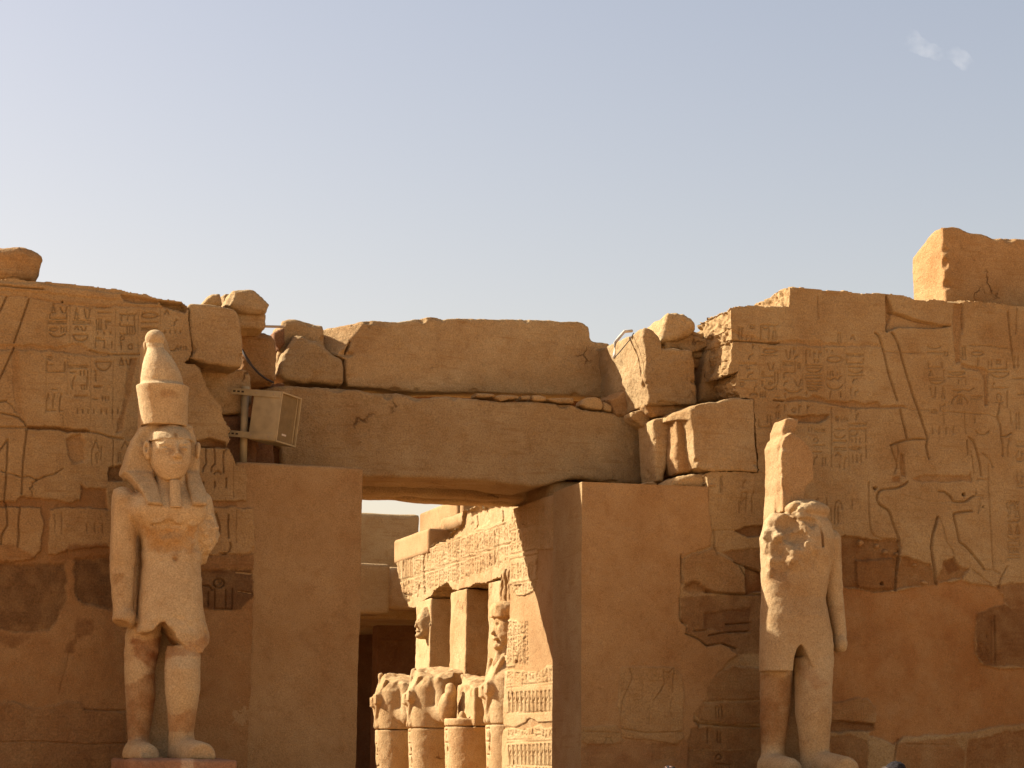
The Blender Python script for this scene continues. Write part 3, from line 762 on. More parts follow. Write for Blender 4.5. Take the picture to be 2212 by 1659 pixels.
LW = c('A', -1350, 570, -300, 566, -110, 568, -40, 480, -12, 385, 0, 380, 60, 370, 180, 388, 270, 398, 450, 408, 580, 425, 700, 432, 850, 448, 980, 462, 1080, 492, 1180, 505, 1260, 535, 1400, 552, 1475, 566, 1515, 600, 1530, 640, 1528, 760, 1540, 850, 1556, 945, 1550, 990, 1530, 1018, 1500, 1050, 1490, 1062, 1580, 1080, 1625, 1140, 1665, 1235, 1700, 1300, 1760, 1370, 1800, 1440, 1805, 1500, 1830, 1545) + \
     c('F', 1848, 20, 1838, 60, 1850, 95, 1832, 165, 1842, 172, 1890, 240, 1908, 310, 1960, 325, 1995, 350, 1998, 420, 1995, 575, 1992, 610, 2000, 650, 2050, 658, 2066, 690, 2066, 980, 2056, 1150, 2058, 1380, 2048, 1500) + [(544, 1450), (538, 1560), (534, 1700), (528, 1990), (-360, 1990)]  # top beyond the left frame edge shaped so sun reaches the crown
lw = sheet("temple_wall", 'y', -.06, LW, .0095, R, M_WALL, 1.2, jag=2.2, parts=[(.5, "plaster_patch", M_PLASTER)],
           lays=[(1.1, .022, 3, 3), (5, .012, 3, 4), (14, .006, 3, 6), (38, .003, 2, 5)], side_amp=.05, seed=2)
tag(lw, "carved sandstone wall behind the tall-crowned statue, dark stones and plaster low down", "wall", kind="thing")
# the mass of the wall behind its carved face
def solid(name, lo, hi, mat, parent=None, h=.09, amp=.03, seed=1, r=.03, cuts=()):
    f, b = box(lo, hi, r); Gd = Grid(np.array(lo) - .1, np.array(hi) + .1, h); Gd.put(f, b)
    Gd.noise(1.5, amp, 2, seed)
    for ff in cuts: Gd.put(ff[0], ff[1], 0, 's')
    V, F = Gd.mesh()
    return mk(name, V, F, mat, parent)
solid("rubble_core", (-7, .2, -.1), (XL - 3.2, 3.1, 6.6), M_BLOCK, lw, .14, .06, 3)
solid("rubble_core", (XL - 3.3, .95, -.1), (XL - .02, YB, ZT - .04), M_BLOCK, lw, .1, .03, 4)
solid("rubble_core", (XL - 3.2, 1.55, ZT - .3), (XL - .05, YB - .05, ZT + .22), M_BLOCK, lw, .1, .02, 5)  # unseen filler, added to stop sun leaking under the lintel

# ------------------------------------------------------------------ left door pier (plastered)
def pier(name, poly, y0, dep, parent=None, h=.022):
    P = on_y(np.array(poly, float), y0)[:, [0, 2]]
    f, b = pris(P, y0, y0 + dep, .018); Gd = Grid(b[0] - .08, b[1] + .08, h); Gd.put(f, b)
    V, F = Gd.mesh(); V = rough(V, F, [(1.2, .02, 3, 51), (9, .006, 3, 52), (40, .003, 2, 53)])
    return mk(name, V, F, M_PLASTER, parent)
lp = pier("door_pier", [(509, 998), (785, 1011), (782, 1150), (777, 1400), (770, 1659), (762, 1990), (488, 1990)], -.02, 1.0)
tag(lp, "plain plastered door pier beside the tall-crowned statue, under the loudspeaker", "pier")

# ------------------------------------------------------------------ right wall with the right door pier
R = Ras(1235, 600, 2480, 2010)
R.region([(1235, 1030), (1545, 1045)] + c('J', 1310, 210, 1320, 420, 1340, 600, 1320, 690, 1180, 740, 1090, 790, 1085, 960, 1080, 1110, 1072, 1250, 1090, 1315, 1140, 1340, 1130, 1400, 1230, 1440, 1300, 1500, 1420, 1480, 1530, 1530, 1560, 1570) + c('K', 1480, 380, 1380, 480, 1310, 580, 1295, 690, 1200, 800, 1200, 860, 1240, 915, 1170, 920, 1150, 1020, 1170, 1250) + [(1490, 2010), (1235, 2010)], h=.02, tint=(1, .95, .9), part=1, feather=4, warp=3)
# carved stone blocks showing in the pier plaster
R.region(c('K', 595, 430, 780, 425, 940, 430, 1030, 425, 1095, 500, 1110, 650, 1100, 850, 1110, 1000, 1050, 1050, 850, 1020, 620, 1000, 600, 900, 565, 740, 580, 600), h=.04, tint=(1.02, .96, .9), part=0, feather=3, warp=3, seed=41)
R.region(c('K', 285, 915, 560, 900, 610, 960, 600, 1040, 480, 1050, 330, 1055, 270, 1000), h=.035, tint=(.95, .88, .8), part=0, feather=3, warp=3, seed=42)
R.region(c('K', 200, 1060, 700, 1030, 1090, 1050, 1160, 1000, 1170, 1250) + [(1490, 2010), (1235, 2010)], tint=(.78, .66, .6), part=1, feather=14, warp=8, seed=43)
R.region(c('K', 850, 1060, 1080, 1060, 1060, 1180, 880, 1200), h=.0, tint=(.8, .72, .66), part=1, feather=8, warp=7, seed=44)
R.cut(c('K', 940, 450, 955, 560, 930, 610, 860, 700), 2.6, .025); R.cut(c('K', 945, 465, 985, 480, 1020, 440), 2.4, .02); R.cut(c('K', 1030, 450, 1020, 540, 1025, 620), 2.2, .02)
R.cut(c('K', 670, 440, 690, 520, 610, 700, 600, 800), 2.2, .02); R.cut(c('K', 600, 925, 800, 960, 1100, 950), 2.6, .025); R.cut(c('K', 300, 950, 590, 960), 2.4, .02); R.cut(c('K', 470, 1040, 480, 1000, 510, 1000, 530, 1040), 2.2, .02)
R.cut(c('K', 700, 700, 760, 690, 780, 670), 2, .015); R.cut(c('K', 820, 760, 830, 900), 2, .015); R.cut(c('K', 1010, 690, 1000, 780, 1020, 850), 2, .015)
# rounded, darker weathered stones between pier and statue
R.region(c('J', 1105, 790, 1180, 745, 1300, 740, 1340, 700, 1400, 760, 1470, 800, 1560, 850, 1620, 960, 1620, 1075, 1400, 1080, 1300, 1060, 1180, 1040, 1110, 990), h=.03, tint=(.86, .76, .68), part=0, feather=5, warp=5, seed=45)
R.region(c('J', 1120, 1000, 1220, 990, 1350, 1060, 1200, 1080, 1110, 1050), h=-.03, tint=(.66, .52, .42), part=0, feather=8, warp=6, seed=46)
R.region(c('J', 1085, 1115, 1200, 1095, 1450, 1085, 1760, 1085, 1760, 1560, 1540, 1560, 1420, 1480, 1300, 1495, 1240, 1440, 1140, 1390, 1140, 1330, 1095, 1310), h=.0, tint=(.62, .50, .43), part=0, feather=4, warp=5, seed=47)
R.region(c('J', 1280, 1230, 1660, 1190, 1660, 1380, 1500, 1390, 1280, 1350), h=-.02, tint=(.50, .38, .33), part=0, feather=6, warp=5, seed=48)
R.region(c('J', 1620, 840, 1760, 900, 1760, 1070, 1625, 1075), h=-.08, tint=(.62, .42, .3), part=0, feather=5, warp=6, seed=49)
R.region(c('J', 1420, 740, 1560, 715, 1760, 710, 1760, 890, 1560, 830), h=-.02, tint=(.7, .58, .5), part=0, feather=4, warp=4, seed=50)
for p, w, dp in ((c('J', 1300, 1062, 1400, 1072, 1600, 1082, 1760, 1080), 4, .06), (c('J', 1520, 820, 1600, 850, 1760, 900), 3, .05), (c('J', 1560, 845, 1610, 930, 1620, 1070), 3, .05), (c('J', 1460, 1325, 1660, 1312), 3, .04), (c('J', 1320, 1415, 1450, 1390, 1640, 1382), 3, .05), (c('J', 1200, 1380, 1300, 1372), 3, .04),
                 (c('J', 1090, 760, 1088, 900, 1100, 990), 3, .04), (c('J', 1075, 1110, 1080, 1290, 1130, 1330, 1135, 1400), 3, .03), (c('J', 1130, 1400, 1230, 1440, 1300, 1500, 1420, 1480, 1540, 1520), 4, .05), (c('J', 1350, 560, 1365, 600, 1360, 690, 1380, 760), 3, .03), (c('J', 1365, 565, 1450, 560, 1560, 565), 2.4, .02), (c('J', 1310, 215, 1312, 330), 2, .02)):
    R.cut(p, w, dp)
R.region(c('J', 1540, 570, 1620, 530, 1760, 520, 1760, 610, 1640, 615), h=-.06, tint=(.6, .48, .42), part=0, feather=4, warp=3, seed=51)
R.region(c('K', 1310, 580, 1380, 480, 1500, 420, 1760, 440, 1760, 690, 1600, 690, 1300, 700), h=.02, tint=(.78, .66, .56), part=0, feather=5, warp=4, seed=52)
R.region(c('K', 1200, 800, 1260, 715, 1500, 710, 1760, 700, 1760, 880, 1500, 890, 1250, 860), h=.02, tint=(.82, .7, .6), part=0, feather=5, warp=4, seed=53)
R.cut(c('K', 1200, 860, 1250, 885, 1500, 905, 1640, 915, 1760, 912), 4, .05); R.cut(c('K', 1240, 880, 1235, 915), 4, .06)
R.region(c('K', 1170, 925, 1300, 910, 1760, 930, 1760, 1080, 1400, 1100, 1150, 1090), h=.0, tint=(.74, .6, .5), part=0, feather=4, warp=3, seed=54)
R.region(c('K', 1150, 1095, 1400, 1105, 1760, 1085, 1760, 1300, 1150, 1300) + [(1700, 2010), (1480, 2010)], h=-.01, tint=(.66, .52, .44), part=0, feather=4, warp=3, seed=55)
for p in (c('K', 1372, 752, 1375, 830), c('K', 1398, 750, 1402, 835), c('K', 1424, 750, 1430, 832), c('K', 1312, 930, 1312, 1040), c('K', 1395, 955, 1395, 1035, 1418, 1040, 1415, 960), c('K', 1385, 1210, 1500, 1220)): R.cut(p, 3, .03)
R.cut(arc(*c('K', 1405, 1155)[0], 6, 6, 0, 360), 2.6, .03)
# wall surface right of the pier: worn courses, joints
R.region(c('E', -220, 880, 120, 985, 240, 1000, 560, 985, 580, 1010, 700, 1015, 1040, 1010, 1060, 1040, 600, 1035, 240, 1018, 0, 1005), h=-.012, tint=(.95, .9, .86), feather=4, warp=4, seed=56)
R.cut(c('O', -60, 478, 100, 485, 240, 488, 300, 495, 420, 503, 520, 515, 650, 515), 3.2, .06); R.cut(c('O', 510, 512, 600, 520), 5, .08)
R.cut(c('O', 570, 1325, 720, 1340), 3.4, .06)
R.region(c('O', 640, 490, 900, 470, 1000, 500, 1150, 530, 1400, 520, 1600, 540, 1600, 560, 1150, 565, 900, 530, 660, 530), h=-.02, tint=(.93, .88, .84), feather=4, warp=4, seed=57)
R.region(c('O', 760, 1300, 1060, 1290, 1120, 1260, 1230, 1290, 1350, 1345, 1500, 1340, 1760, 1350, 1880, 1380, 2060, 1360, 2100, 1420, 2420, 1400, 2480, 1440, 1700, 1440, 1400, 1400, 1100, 1340, 760, 1340), h=-.035, tint=(.86, .78, .72), feather=4, warp=4, seed=58)
R.region(c('O', 770, 1545, 1000, 1555, 1150, 1520, 1180, 1545, 1360, 1530, 1330, 1600, 1200, 1660, 900, 1640), h=-.05, tint=(.8, .7, .62), feather=4, warp=3, seed=59)
# the broken hollow below the top edge
R.region(c('P', 235, 30, 420, 90, 620, 160, 900, 235, 1140, 268, 1000, 300, 600, 290, 400, 285, 250, 350), h=-.06, tint=(.97, .9, .84), feather=4, warp=3, seed=60)
R.region(c('P', 235, -180, 330, 60, 300, 200, 240, 340), h=-.09, tint=(.86, .76, .68), feather=6, warp=2, seed=61)
R.cut(c('P', 235, -160, 236, 340), 4, .06); R.cut(c('P', 300, 60, 500, 130, 700, 195, 950, 245), 3.4, .04); R.cut(c('P', 1070, 262, 1145, 270), 3.2, .05)
R.region(c('P', 1200, -60, 1310, -60, 1340, 300, 1290, 500, 1300, 800, 1220, 800, 1180, 260), h=-.03, tint=(.88, .78, .70), feather=5, warp=4, seed=62)
R.region(c('P', 1300, 800, 1420, 830, 1600, 855, 1700, 920, 1680, 1100, 1690, 1400, 1640, 1400, 1640, 1020, 1560, 900, 1300, 870), h=-.03, tint=(.88, .8, .73), feather=4, warp=4, seed=63)
R.cut(c('P', 1320, -100, 1325, 300), 3, .03); R.cut(c('P', 1965, 60, 1985, 260, 2010, 480, 2035, 680, 2060, 860), 3.4, .03); R.cut(c('P', 2100, -100, 2090, 300, 2080, 380), 2.6, .02)
R.cut(c('O', 1200, -150, 1205, 150), 2.6, .02)
for p in (c('P', 150, 635, 450, 650, 700, 650), c('P', 1400, 545, 1700, 552, 1950, 585), c('P', 560, 1460, 850, 1470), c('P', 1030, 1490, 1190, 1500, 1540, 1525, 1690, 1530, 1800, 1580), c('P', 1800, 1580, 1830, 1660)): R.cut(p, 2.2, .018)
# tall plumes, cap and the striding figure of the carved king
BW = dict(w=4.0, dep=.045)
R.cut(c('P', 65, 368, 105, 395, 140, 470, 175, 570, 200, 680, 240, 860, 280, 1000, 330, 1170, 385, 1330), **BW)
R.cut(c('P', 310, 365, 350, 420, 400, 540, 440, 690, 480, 830, 530, 1000, 590, 1180, 640, 1330, 690, 1470) + c('R', 690, 100, 740, 250, 790, 400, 820, 515), **BW)
R.cut(c('R', 425, 95, 450, 210, 485, 350, 510, 450, 525, 515), **BW)
R.cut(c('R', 288, 605, 380, 570, 500, 535, 620, 518, 740, 517, 825, 520), **BW); R.cut(c('R', 288, 610, 320, 720, 370, 850, 378, 920, 340, 1010), 3, .03); R.cut(c('R', 378, 580, 395, 680, 390, 760, 370, 850), 2.4, .02)
R.cut(c('R', 812, 530, 803, 620, 815, 720, 838, 800), **BW)
R.region(c('R', 430, 720, 480, 740, 495, 900, 505, 1060, 440, 1040, 428, 880), h=-.03, tint=(.82, .72, .62), feather=4, warp=3, seed=64)
R.region(c('R', 600, 1090, 780, 1030, 1100, 1040, 1400, 1040, 1420, 1000, 1440, 1100, 1430, 1130, 900, 1130, 760, 1150), h=-.02, tint=(.84, .73, .64), feather=4, warp=4, seed=65)
R.region(c('R', 300, 1070, 425, 1070, 420, 1140, 310, 1140), h=-.02, tint=(.84, .72, .62), feather=3, warp=3, seed=66)
R.cut(c('R', 530, 1130, 470, 1180, 400, 1210, 300, 1228, 180, 1235, 120, 1265, 88, 1330, 95, 1400, 125, 1455, 175, 1490, 235, 1520, 270, 1575, 300, 1650) + c('L', 1130, 860, 1165, 960, 1195, 1040, 1210, 1110, 1195, 1200, 1190, 1330, 1178, 1460), **BW)
R.cut(c('R', 980, 1265, 1060, 1275, 1120, 1320, 1155, 1360, 1178, 1410), **BW); R.cut(c('R', 1178, 1412, 1250, 1422, 1350, 1412, 1400, 1385, 1440, 1350, 1485, 1332), **BW)
R.cut(c('R', 1450, 1548, 1320, 1560, 1190, 1582) + c('L', 1640, 850, 1660, 940, 1675, 1010, 1690, 1075, 1730, 1100, 1790, 1165, 1850, 1240, 1890, 1295), **BW)
R.cut(c('R', 1570, 1380, 1578, 1460, 1545, 1560), 2.4, .02); R.cut(c('R', 440, 1320, 560, 1345, 760, 1390, 870, 1415), 2.2, .012); R.cut(c('R', 870, 1415, 1180, 1412), 2.2, .012)
R.cut(c('L', 1515, 870, 1495, 930, 1470, 1010, 1460, 1110, 1470, 1200, 1490, 1310, 1510, 1410), w=5, dep=.06)
R.cut(c('L', 1530, 870, 1560, 960, 1590, 1080, 1640, 1150, 1645, 1210), 2.2, .02); R.cut(c('L', 1890, 1295, 1960, 1300, 2020, 1330), 2.4, .02); R.cut(c('L', 1790, 1290, 1900, 1380, 1950, 1420), 2.2, .02)
R.cut(c('L', 2080, 1270, 2040, 1340, 2020, 1380, 2010, 1440), 3, .03)
R.cut(c('R', 1690, 880, 1695, 1200, 1705, 1450, 1715, 1650) + c('L', 1950, 1100, 1965, 1290), 3, .022)
R.cut(c('R', 1405, 490, 1470, 545, 1510, 650, 1550, 800, 1575, 930, 1588, 1040), w=3.6, dep=.035); R.cut(c('R', 1380, 540, 1390, 640, 1395, 740), w=3, dep=.03); R.cut(c('R', 1430, 680, 1460, 800, 1478, 1000), 2.2, .02); R.cut(c('R', 1605, 720, 1680, 780, 1730, 850, 1752, 920), 2.6, .02)
R.cut(c('R', 1520, 1110, 1560, 1090, 1620, 1100, 1690, 1110), 2.2, .02); R.cut(c('R', 1515, 1220, 1515, 1300), 2.4, .02); R.cut(c('R', 1500, 1325, 1620, 1330, 1610, 1370), 2.2, .02)
R.cut(c('L', 950, 590, 952, 760, 960, 900, 975, 990, 1000, 1025, 1060, 1045, 1200, 1050), 3.4, .025)
for p, r in ((c('R', 62, 1222)[0], 4.2), (c('R', 1330, 1310)[0], 4.2), (c('L', 1063, 1408)[0], 4.0), (c('R', 1615, 1483)[0], 1.6)): R.dot(p, r, .10)
R.cut(c('R', 1340, 130, 1350, 300, 1365, 430), 3, .02); R.cut(c('R', 1850, 0, 1835, 120, 1810, 200, 1850, 300, 1868, 400, 1865, 480, 1885, 600, 1890, 760), w=3.2, dep=.03)
R.cut(c('R', 1865, 475, 1940, 475, 2010, 435), w=3.4, dep=.035); R.cut(c('R', 1990, 500, 1960, 620, 1960, 760), 2.4, .02)
for x in (1045, 2000): R.cut(c('R', x, 110, x + 15, 300), 2.4, .02)
# columns of signs
G(R, 'O', [('bars2', 65, 290, 130, 450), ('line', 60, 285, 130, 300), ('ring', 230, 255, 300, 310), ('bars2', 165, 400, 285, 455), ('house', 385, 255, 500, 460), ('mouth', 410, 250, 500, 305), ('line', 500, 250, 635, 270), ('tri', 545, 270, 620, 460),
           ('reed', 260, 520, 300, 590), ('hook', 215, 670, 290, 740), ('lines2', 80, 800, 320, 825), ('ring', 180, 830, 238, 890), ('hook', 200, 930, 305, 1000), ('line', 90, 1025, 325, 1040), ('rect', 100, 1070, 140, 1120), ('hook', 290, 1100, 335, 1240), ('arct', 240, 1220, 340, 1260),
           ('mouth', 420, 595, 615, 655), ('line', 395, 680, 620, 695), ('plug', 485, 800, 575, 900), ('rect', 405, 930, 430, 985), ('line', 400, 985, 560, 998), ('bars2', 575, 930, 645, 1080), ('bar', 400, 1050, 415, 1105), ('ring', 500, 1060, 555, 1110), ('arcb', 435, 1120, 590, 1180), ('bar', 605, 1110, 625, 1170), ('bars3', 380, 1210, 460, 1280),
           ('plug', 745, 600, 815, 735), ('hook', 870, 680, 940, 740), ('reed', 840, 570, 890, 670), ('lines3', 705, 780, 850, 830), ('bar', 870, 775, 890, 930), ('rect', 920, 800, 950, 870), ('line', 725, 925, 860, 940), ('bar', 708, 950, 725, 1000), ('hook', 720, 1060, 780, 1115), ('plug', 875, 1030, 960, 1130), ('arcb', 730, 1150, 970, 1220), ('bar', 730, 1235, 745, 1285), ('line', 600, 1260, 660, 1300),
           ('house', 1030, 610, 1090, 700), ('bar', 1025, 650, 1040, 830), ('flag', 1135, 640, 1175, 710), ('flag', 1205, 640, 1250, 715), ('bars2', 1140, 750, 1215, 790), ('line', 1020, 825, 1255, 838), ('bowl', 1030, 860, 1255, 935), ('lines2', 1030, 955, 1255, 1020), ('lines3', 1040, 1060, 1260, 1150), ('water', 1060, 1170, 1200, 1195), ('bar', 1030, 1210, 1050, 1260),
           ('mouth', 1330, 700, 1540, 790), ('bars3', 1325, 920, 1425, 975), ('bars2', 1470, 930, 1530, 950), ('snake', 1330, 980, 1540, 1050), ('arcb', 1330, 1080, 1560, 1175), ('hook', 1370, 1200, 1400, 1310), ('bar', 1520, 1210, 1535, 1280), ('bars2', 1310, 610, 1430, 635),
           ('lines2', 1610, 670, 1850, 700), ('tray', 1615, 745, 1850, 800), ('line', 1640, 850, 1850, 865), ('arcb', 1640, 880, 1850, 940), ('line', 1640, 970, 1855, 985), ('hook', 1700, 1010, 1790, 1070), ('bar', 1665, 1150, 1685, 1250), ('hook', 1730, 1180, 1790, 1260), ('rect', 1490, 370, 1525, 510), ('feet', 1665, 400, 1730, 460),
           ('ring', 830, 1440, 890, 1505), ('bar', 720, 1400, 740, 1475), ('hook', 620, 1395, 660, 1440), ('flag', 925, 1410, 960, 1510), ('flag', 1040, 1410, 1080, 1500), ('bars2', 600, 1500, 660, 1580), ('hook', 1750, 1520, 1790, 1600), ('bars3', 1480, 1570, 1600, 1630), ('lines2', 150, 1410, 260, 1440), ('lines2', 160, 1480, 270, 1510), ('bars2', 470, 1540, 540, 1640)], 2.7, .026)
for x, y0, y1 in ((80, 560, 1120), (365, 560, 1200), (665, 560, 960), (985, 560, 1180), (1290, 580, 1300), (1590, 560, 1300)): R.cut(c('O', x, y0, x, y1), 1.8, .009)
G(R, 'P', [('arcb', 820, 540, 1020, 585), ('line', 815, 635, 1040, 655), ('rect', 1070, 630, 1110, 690), ('tray', 835, 790, 1030, 860), ('feet', 840, 905, 895, 980), ('bar', 1040, 905, 1060, 985), ('line', 850, 1005, 1050, 1015), ('bowl', 850, 1030, 1060, 1100), ('plug', 860, 1130, 940, 1290), ('tri', 1015, 1140, 1070, 1300), ('hook', 1000, 1385, 1085, 1470), ('mouth', 870, 1470, 960, 1510),
           ('bowl', 1120, 925, 1350, 970), ('line', 1110, 990, 1360, 1010), ('bar', 1250, 1040, 1270, 1090), ('bar', 1355, 1040, 1375, 1100), ('snake', 1180, 1150, 1480, 1210), ('arct', 1165, 1255, 1390, 1390), ('bars3', 1240, 1290, 1310, 1380), ('lines2', 1440, 1270, 1600, 1310),
           ('bar', 1715, 760, 1755, 830), ('rect', 1815, 755, 1860, 810), ('tray', 1690, 770, 1950, 880), ('bowl', 1710, 920, 1980, 1010), ('hook', 1750, 1085, 1780, 1140), ('line', 1740, 1150, 1960, 1165), ('ankh', 1780, 1230, 1900, 1450), ('bar', 1945, 1200, 1965, 1430), ('line', 2040, 1015, 2200, 1025), ('line', 2110, 1240, 2200, 1250), ('bars2', 2050, 700, 2130, 860), ('bars3', 1310, 560, 1370, 740), ('mouth', 1440, 630, 1620, 690), ('reed', 1520, 710, 1560, 840)], 2.7, .026)
G(R, 'R', [('bars4', 875, 350, 1205, 440), ('bar', 1480, 205, 1500, 280), ('arcb', 1500, 380, 1700, 455), ('plug', 1950, 1415, 2010, 1535), ('tri', 2050, 1440, 2095, 1540), ('bars2', 2070, 150, 2140, 370)], 2.7, .026)
G(R, 'Q', [('bars2', 1160, 315, 1230, 360), ('lines2', 1250, 340, 1380, 375), ('ring', 1235, 445, 1300, 510), ('line', 1240, 545, 1380, 552), ('line', 1220, 625, 1330, 640), ('hook', 1240, 680, 1290, 790), ('bars2', 1340, 700, 1400, 800),
           ('line', 1510, 335, 1640, 352), ('arcb', 1500, 400, 1645, 455), ('lines2', 1490, 485, 1650, 505), ('lines2', 1500, 570, 1650, 610), ('feet', 1515, 640, 1585, 680), ('hook', 1630, 700, 1660, 790), ('bars2', 1550, 790, 1650, 840), ('lines2', 1700, 265, 1910, 290), ('mouth', 1700, 335, 1800, 420), ('house', 1700, 340, 1905, 500), ('bars3', 1715, 455, 1840, 505), ('bars3', 1725, 670, 1855, 765), ('mouth', 1690, 570, 1840, 600), ('bar', 1895, 550, 1920, 710), ('hook', 1780, 140, 1820, 210), ('bars2', 1520, 180, 1560, 230), ('bars3', 1600, 200, 1680, 230), ('bars2', 1700, 75, 1800, 105),
           ('house', 315, 1150, 380, 1300), ('feet', 320, 1220, 385, 1275), ('bars3', 270, 1260, 470, 1400), ('hook', 330, 990, 380, 1090), ('hook', 440, 1130, 485, 1280), ('hook', 1235, 1220, 1320, 1330), ('bar', 1390, 1220, 1425, 1310), ('arct', 1510, 1250, 1600, 1370), ('bars3', 1450, 1330, 1560, 1550), ('bar', 1720, 1240, 1740, 1360), ('bars2', 40, 940, 75, 1150), ('tray', 540, 220, 700, 310)], 2.7, .026)
R.cut(c('Q', 1470, 60, 1465, 820), 2.6, .02); R.cut(c('Q', 1680, 260, 1690, 900), 2, .012)
fillcols(R, 'P', [(2240, 2480), (2560, 2800)], 600, 1600, 80)
column(R, *[q[0] for q in c('L', 2070, 0, 2190, 0)], *[q[1] for q in c('L', 0, 740, 0, 1290)], 91, 2.6, .024)
column(R, *[q[0] for q in c('R', 2080, 0, 2200, 0)], *[q[1] for q in c('R', 0, 500, 0, 1250)], 93, 2.6, .022, 0, .7)
# zone of dark flaked stone, and the plaster below it
R.region(c('L', 730, 1020, 850, 1030, 1000, 1060, 1200, 1050, 1205, 1200, 1185, 1470, 1000, 1480, 850, 1450, 730, 1420), h=-.05, tint=(.58, .42, .30), part=0, feather=5, warp=6, seed=70)
R.region(c('L', 860, 1220, 1150, 1200, 1150, 1440, 870, 1450), h=-.01, tint=(.66, .50, .38), part=0, feather=5, warp=5, seed=71)
R.region(c('L', 1215, 1190, 1340, 1220, 1460, 1250, 1510, 1400, 1560, 1250, 1620, 1210, 1700, 1260, 1760, 1290, 1700, 1360, 1560, 1390, 1500, 1420, 1300, 1440, 1190, 1450), h=-.035, tint=(.62, .44, .3), part=0, feather=6, warp=6, seed=72)
for q in ((890, 1080, 20, 26), (1020, 1110, 16, 18), (1090, 1150, 22, 18), (1180, 1180, 12, 14), (1410, 1395, 24, 14), (1330, 1260, 14, 10)):
    R.region([(a, b) for a, b in arc(*c('L', q[0], q[1])[0], q[2] * .3, q[3] * .26, 0, 350)], h=.0, tint=(1.15, 1.05, .95), part=0, feather=3, warp=4, seed=q[0])
R.region(c('L', 1560, 1230, 1640, 1210, 1700, 1290, 1600, 1330), h=-.04, tint=(.5, .34, .24), part=0, feather=6, warp=5, seed=74)
R.region(c('L', 730, 1425, 850, 1455, 1000, 1480, 1130, 1470, 1200, 1465, 1330, 1440, 1520, 1410, 1700, 1380, 1850, 1415, 2010, 1445, 2060, 1520, 2060, 1600, 1850, 1660) + c('M', 1830, 200, 1815, 330, 1820, 450, 1880, 545, 2010, 580, 2400, 560, 2400, 1000, 2060, 1040, 1640, 1110, 1240, 1130, 1170, 1190, 1100, 1160, 970, 1120, 1020, 1000, 1010, 900, 960, 815, 860, 830, 660, 880, 640, 600, 700, 200), h=-.035, tint=(.92, .76, .62), part=1, feather=5, warp=5, seed=75)  # plaster tint, partly darkened for the dimmer light near the ground
R.region(c('L', 1980, 1420, 2100, 1400, 2900, 1400, 2900, 1700, 2200, 1700, 2050, 1560, 2050, 1510), h=-.02, tint=(.62, .46, .36), part=0, feather=5, warp=5, seed=76)
R.region(c('M', 1830, 140, 1960, 80, 2060, 60, 2130, 100, 2900, 100, 2900, 560, 2100, 560, 1880, 545, 1825, 440), h=-.02, tint=(.55, .42, .34), part=0, feather=4, warp=4, seed=77)
R.cut(c('M', 1978, 150, 1982, 350, 1985, 540), 3, .025); R.cut(c('M', 1950, 160, 1950, 540), 2, .015)
column(R, *[q[0] for q in c('M', 1840, 0, 1940, 0)], *[q[1] for q in c('M', 0, 170, 0, 540)], 95, 2.2, .016, 0, .6)
R.region(c('M', 640, 880, 860, 815, 960, 830, 1010, 900, 1005, 1010, 860, 1020, 640, 990), h=.0, tint=(.84, .68, .56), part=0, feather=5, warp=6, seed=78)
R.region(c('M', 640, 1000, 1010, 1020, 1010, 1080, 640, 1090), h=-.05, tint=(.58, .44, .36), part=0, feather=6, warp=5, seed=79)
R.region(c('M', 640, 1130, 800, 1110, 950, 1160, 945, 1400) + [(1860, 2010), (1790, 2010)], h=-.01, tint=(.7, .55, .45), part=0, feather=5, warp=5, seed=80)
R.region(c('M', 1180, 1180, 1640, 1130, 1730, 1250, 1720, 1400, 1160, 1400) + [(2070, 2010), (1920, 2010)], h=.0, tint=(.8, .62, .5), part=0, feather=5, warp=4, seed=81)
R.region(c('M', 1750, 1160, 2100, 1080, 2900, 1060, 2900, 1400, 1740, 1400) + [(2480, 2010), (2080, 2010)], h=-.01, tint=(.74, .57, .46), part=0, feather=5, warp=6, seed=82)
R.cut(c('M', 1200, 1150, 1175, 1210, 1160, 1330), 3, .03); R.cut(c('M', 1260, 1190, 1640, 1195), 2.4, .02); R.cut(c('M', 640, 1000, 760, 1005, 860, 1025, 1000, 1040), 3, .03)
R.region([(a, b) for a, b in arc(*c('M', 820, 320)[0], 22, 16, 0, 350)], tint=(.8, .66, .55), part=1, feather=8, warp=5, seed=83)
# joint of the separate stone beside the pier top
PJ = proj(np.array([[XJ, 0, ZT], [XJ, 0, -.25]]))
RW = [tuple(PJ[0]), (1400, 1047), (1528, 1052)] + c('D', 1020, 1512, 1100, 1500, 1300, 1498, 1440, 1512, 1442, 1400, 1425, 1200, 1412, 1000, 1408, 912, 1380, 900, 1300, 902, 1275, 850, 1262, 800, 1270, 730, 1282, 680, 1240, 700, 1200, 712, 1205, 650, 1226, 590, 1222, 520, 1235, 450, 1222, 420, 1215, 300, 1218, 200, 1215, 172, 1300, 155, 1400, 150, 1500, 160, 1600, 160, 1692, 165, 1698, 100, 1696, 8) + \
     c('E', 335, 558, 500, 568, 560, 580, 700, 586, 830, 600, 1000, 606, 1100, 612, 1200, 616, 1280, 632, 1330, 655, 1420, 668, 1450, 655, 1520, 662, 1600, 680, 1690, 686, 1740, 668, 1900, 684, 2100, 700, 2212, 712, 2700, 745, 3180, 790) + [(2476, 2005), tuple(PJ[1])]
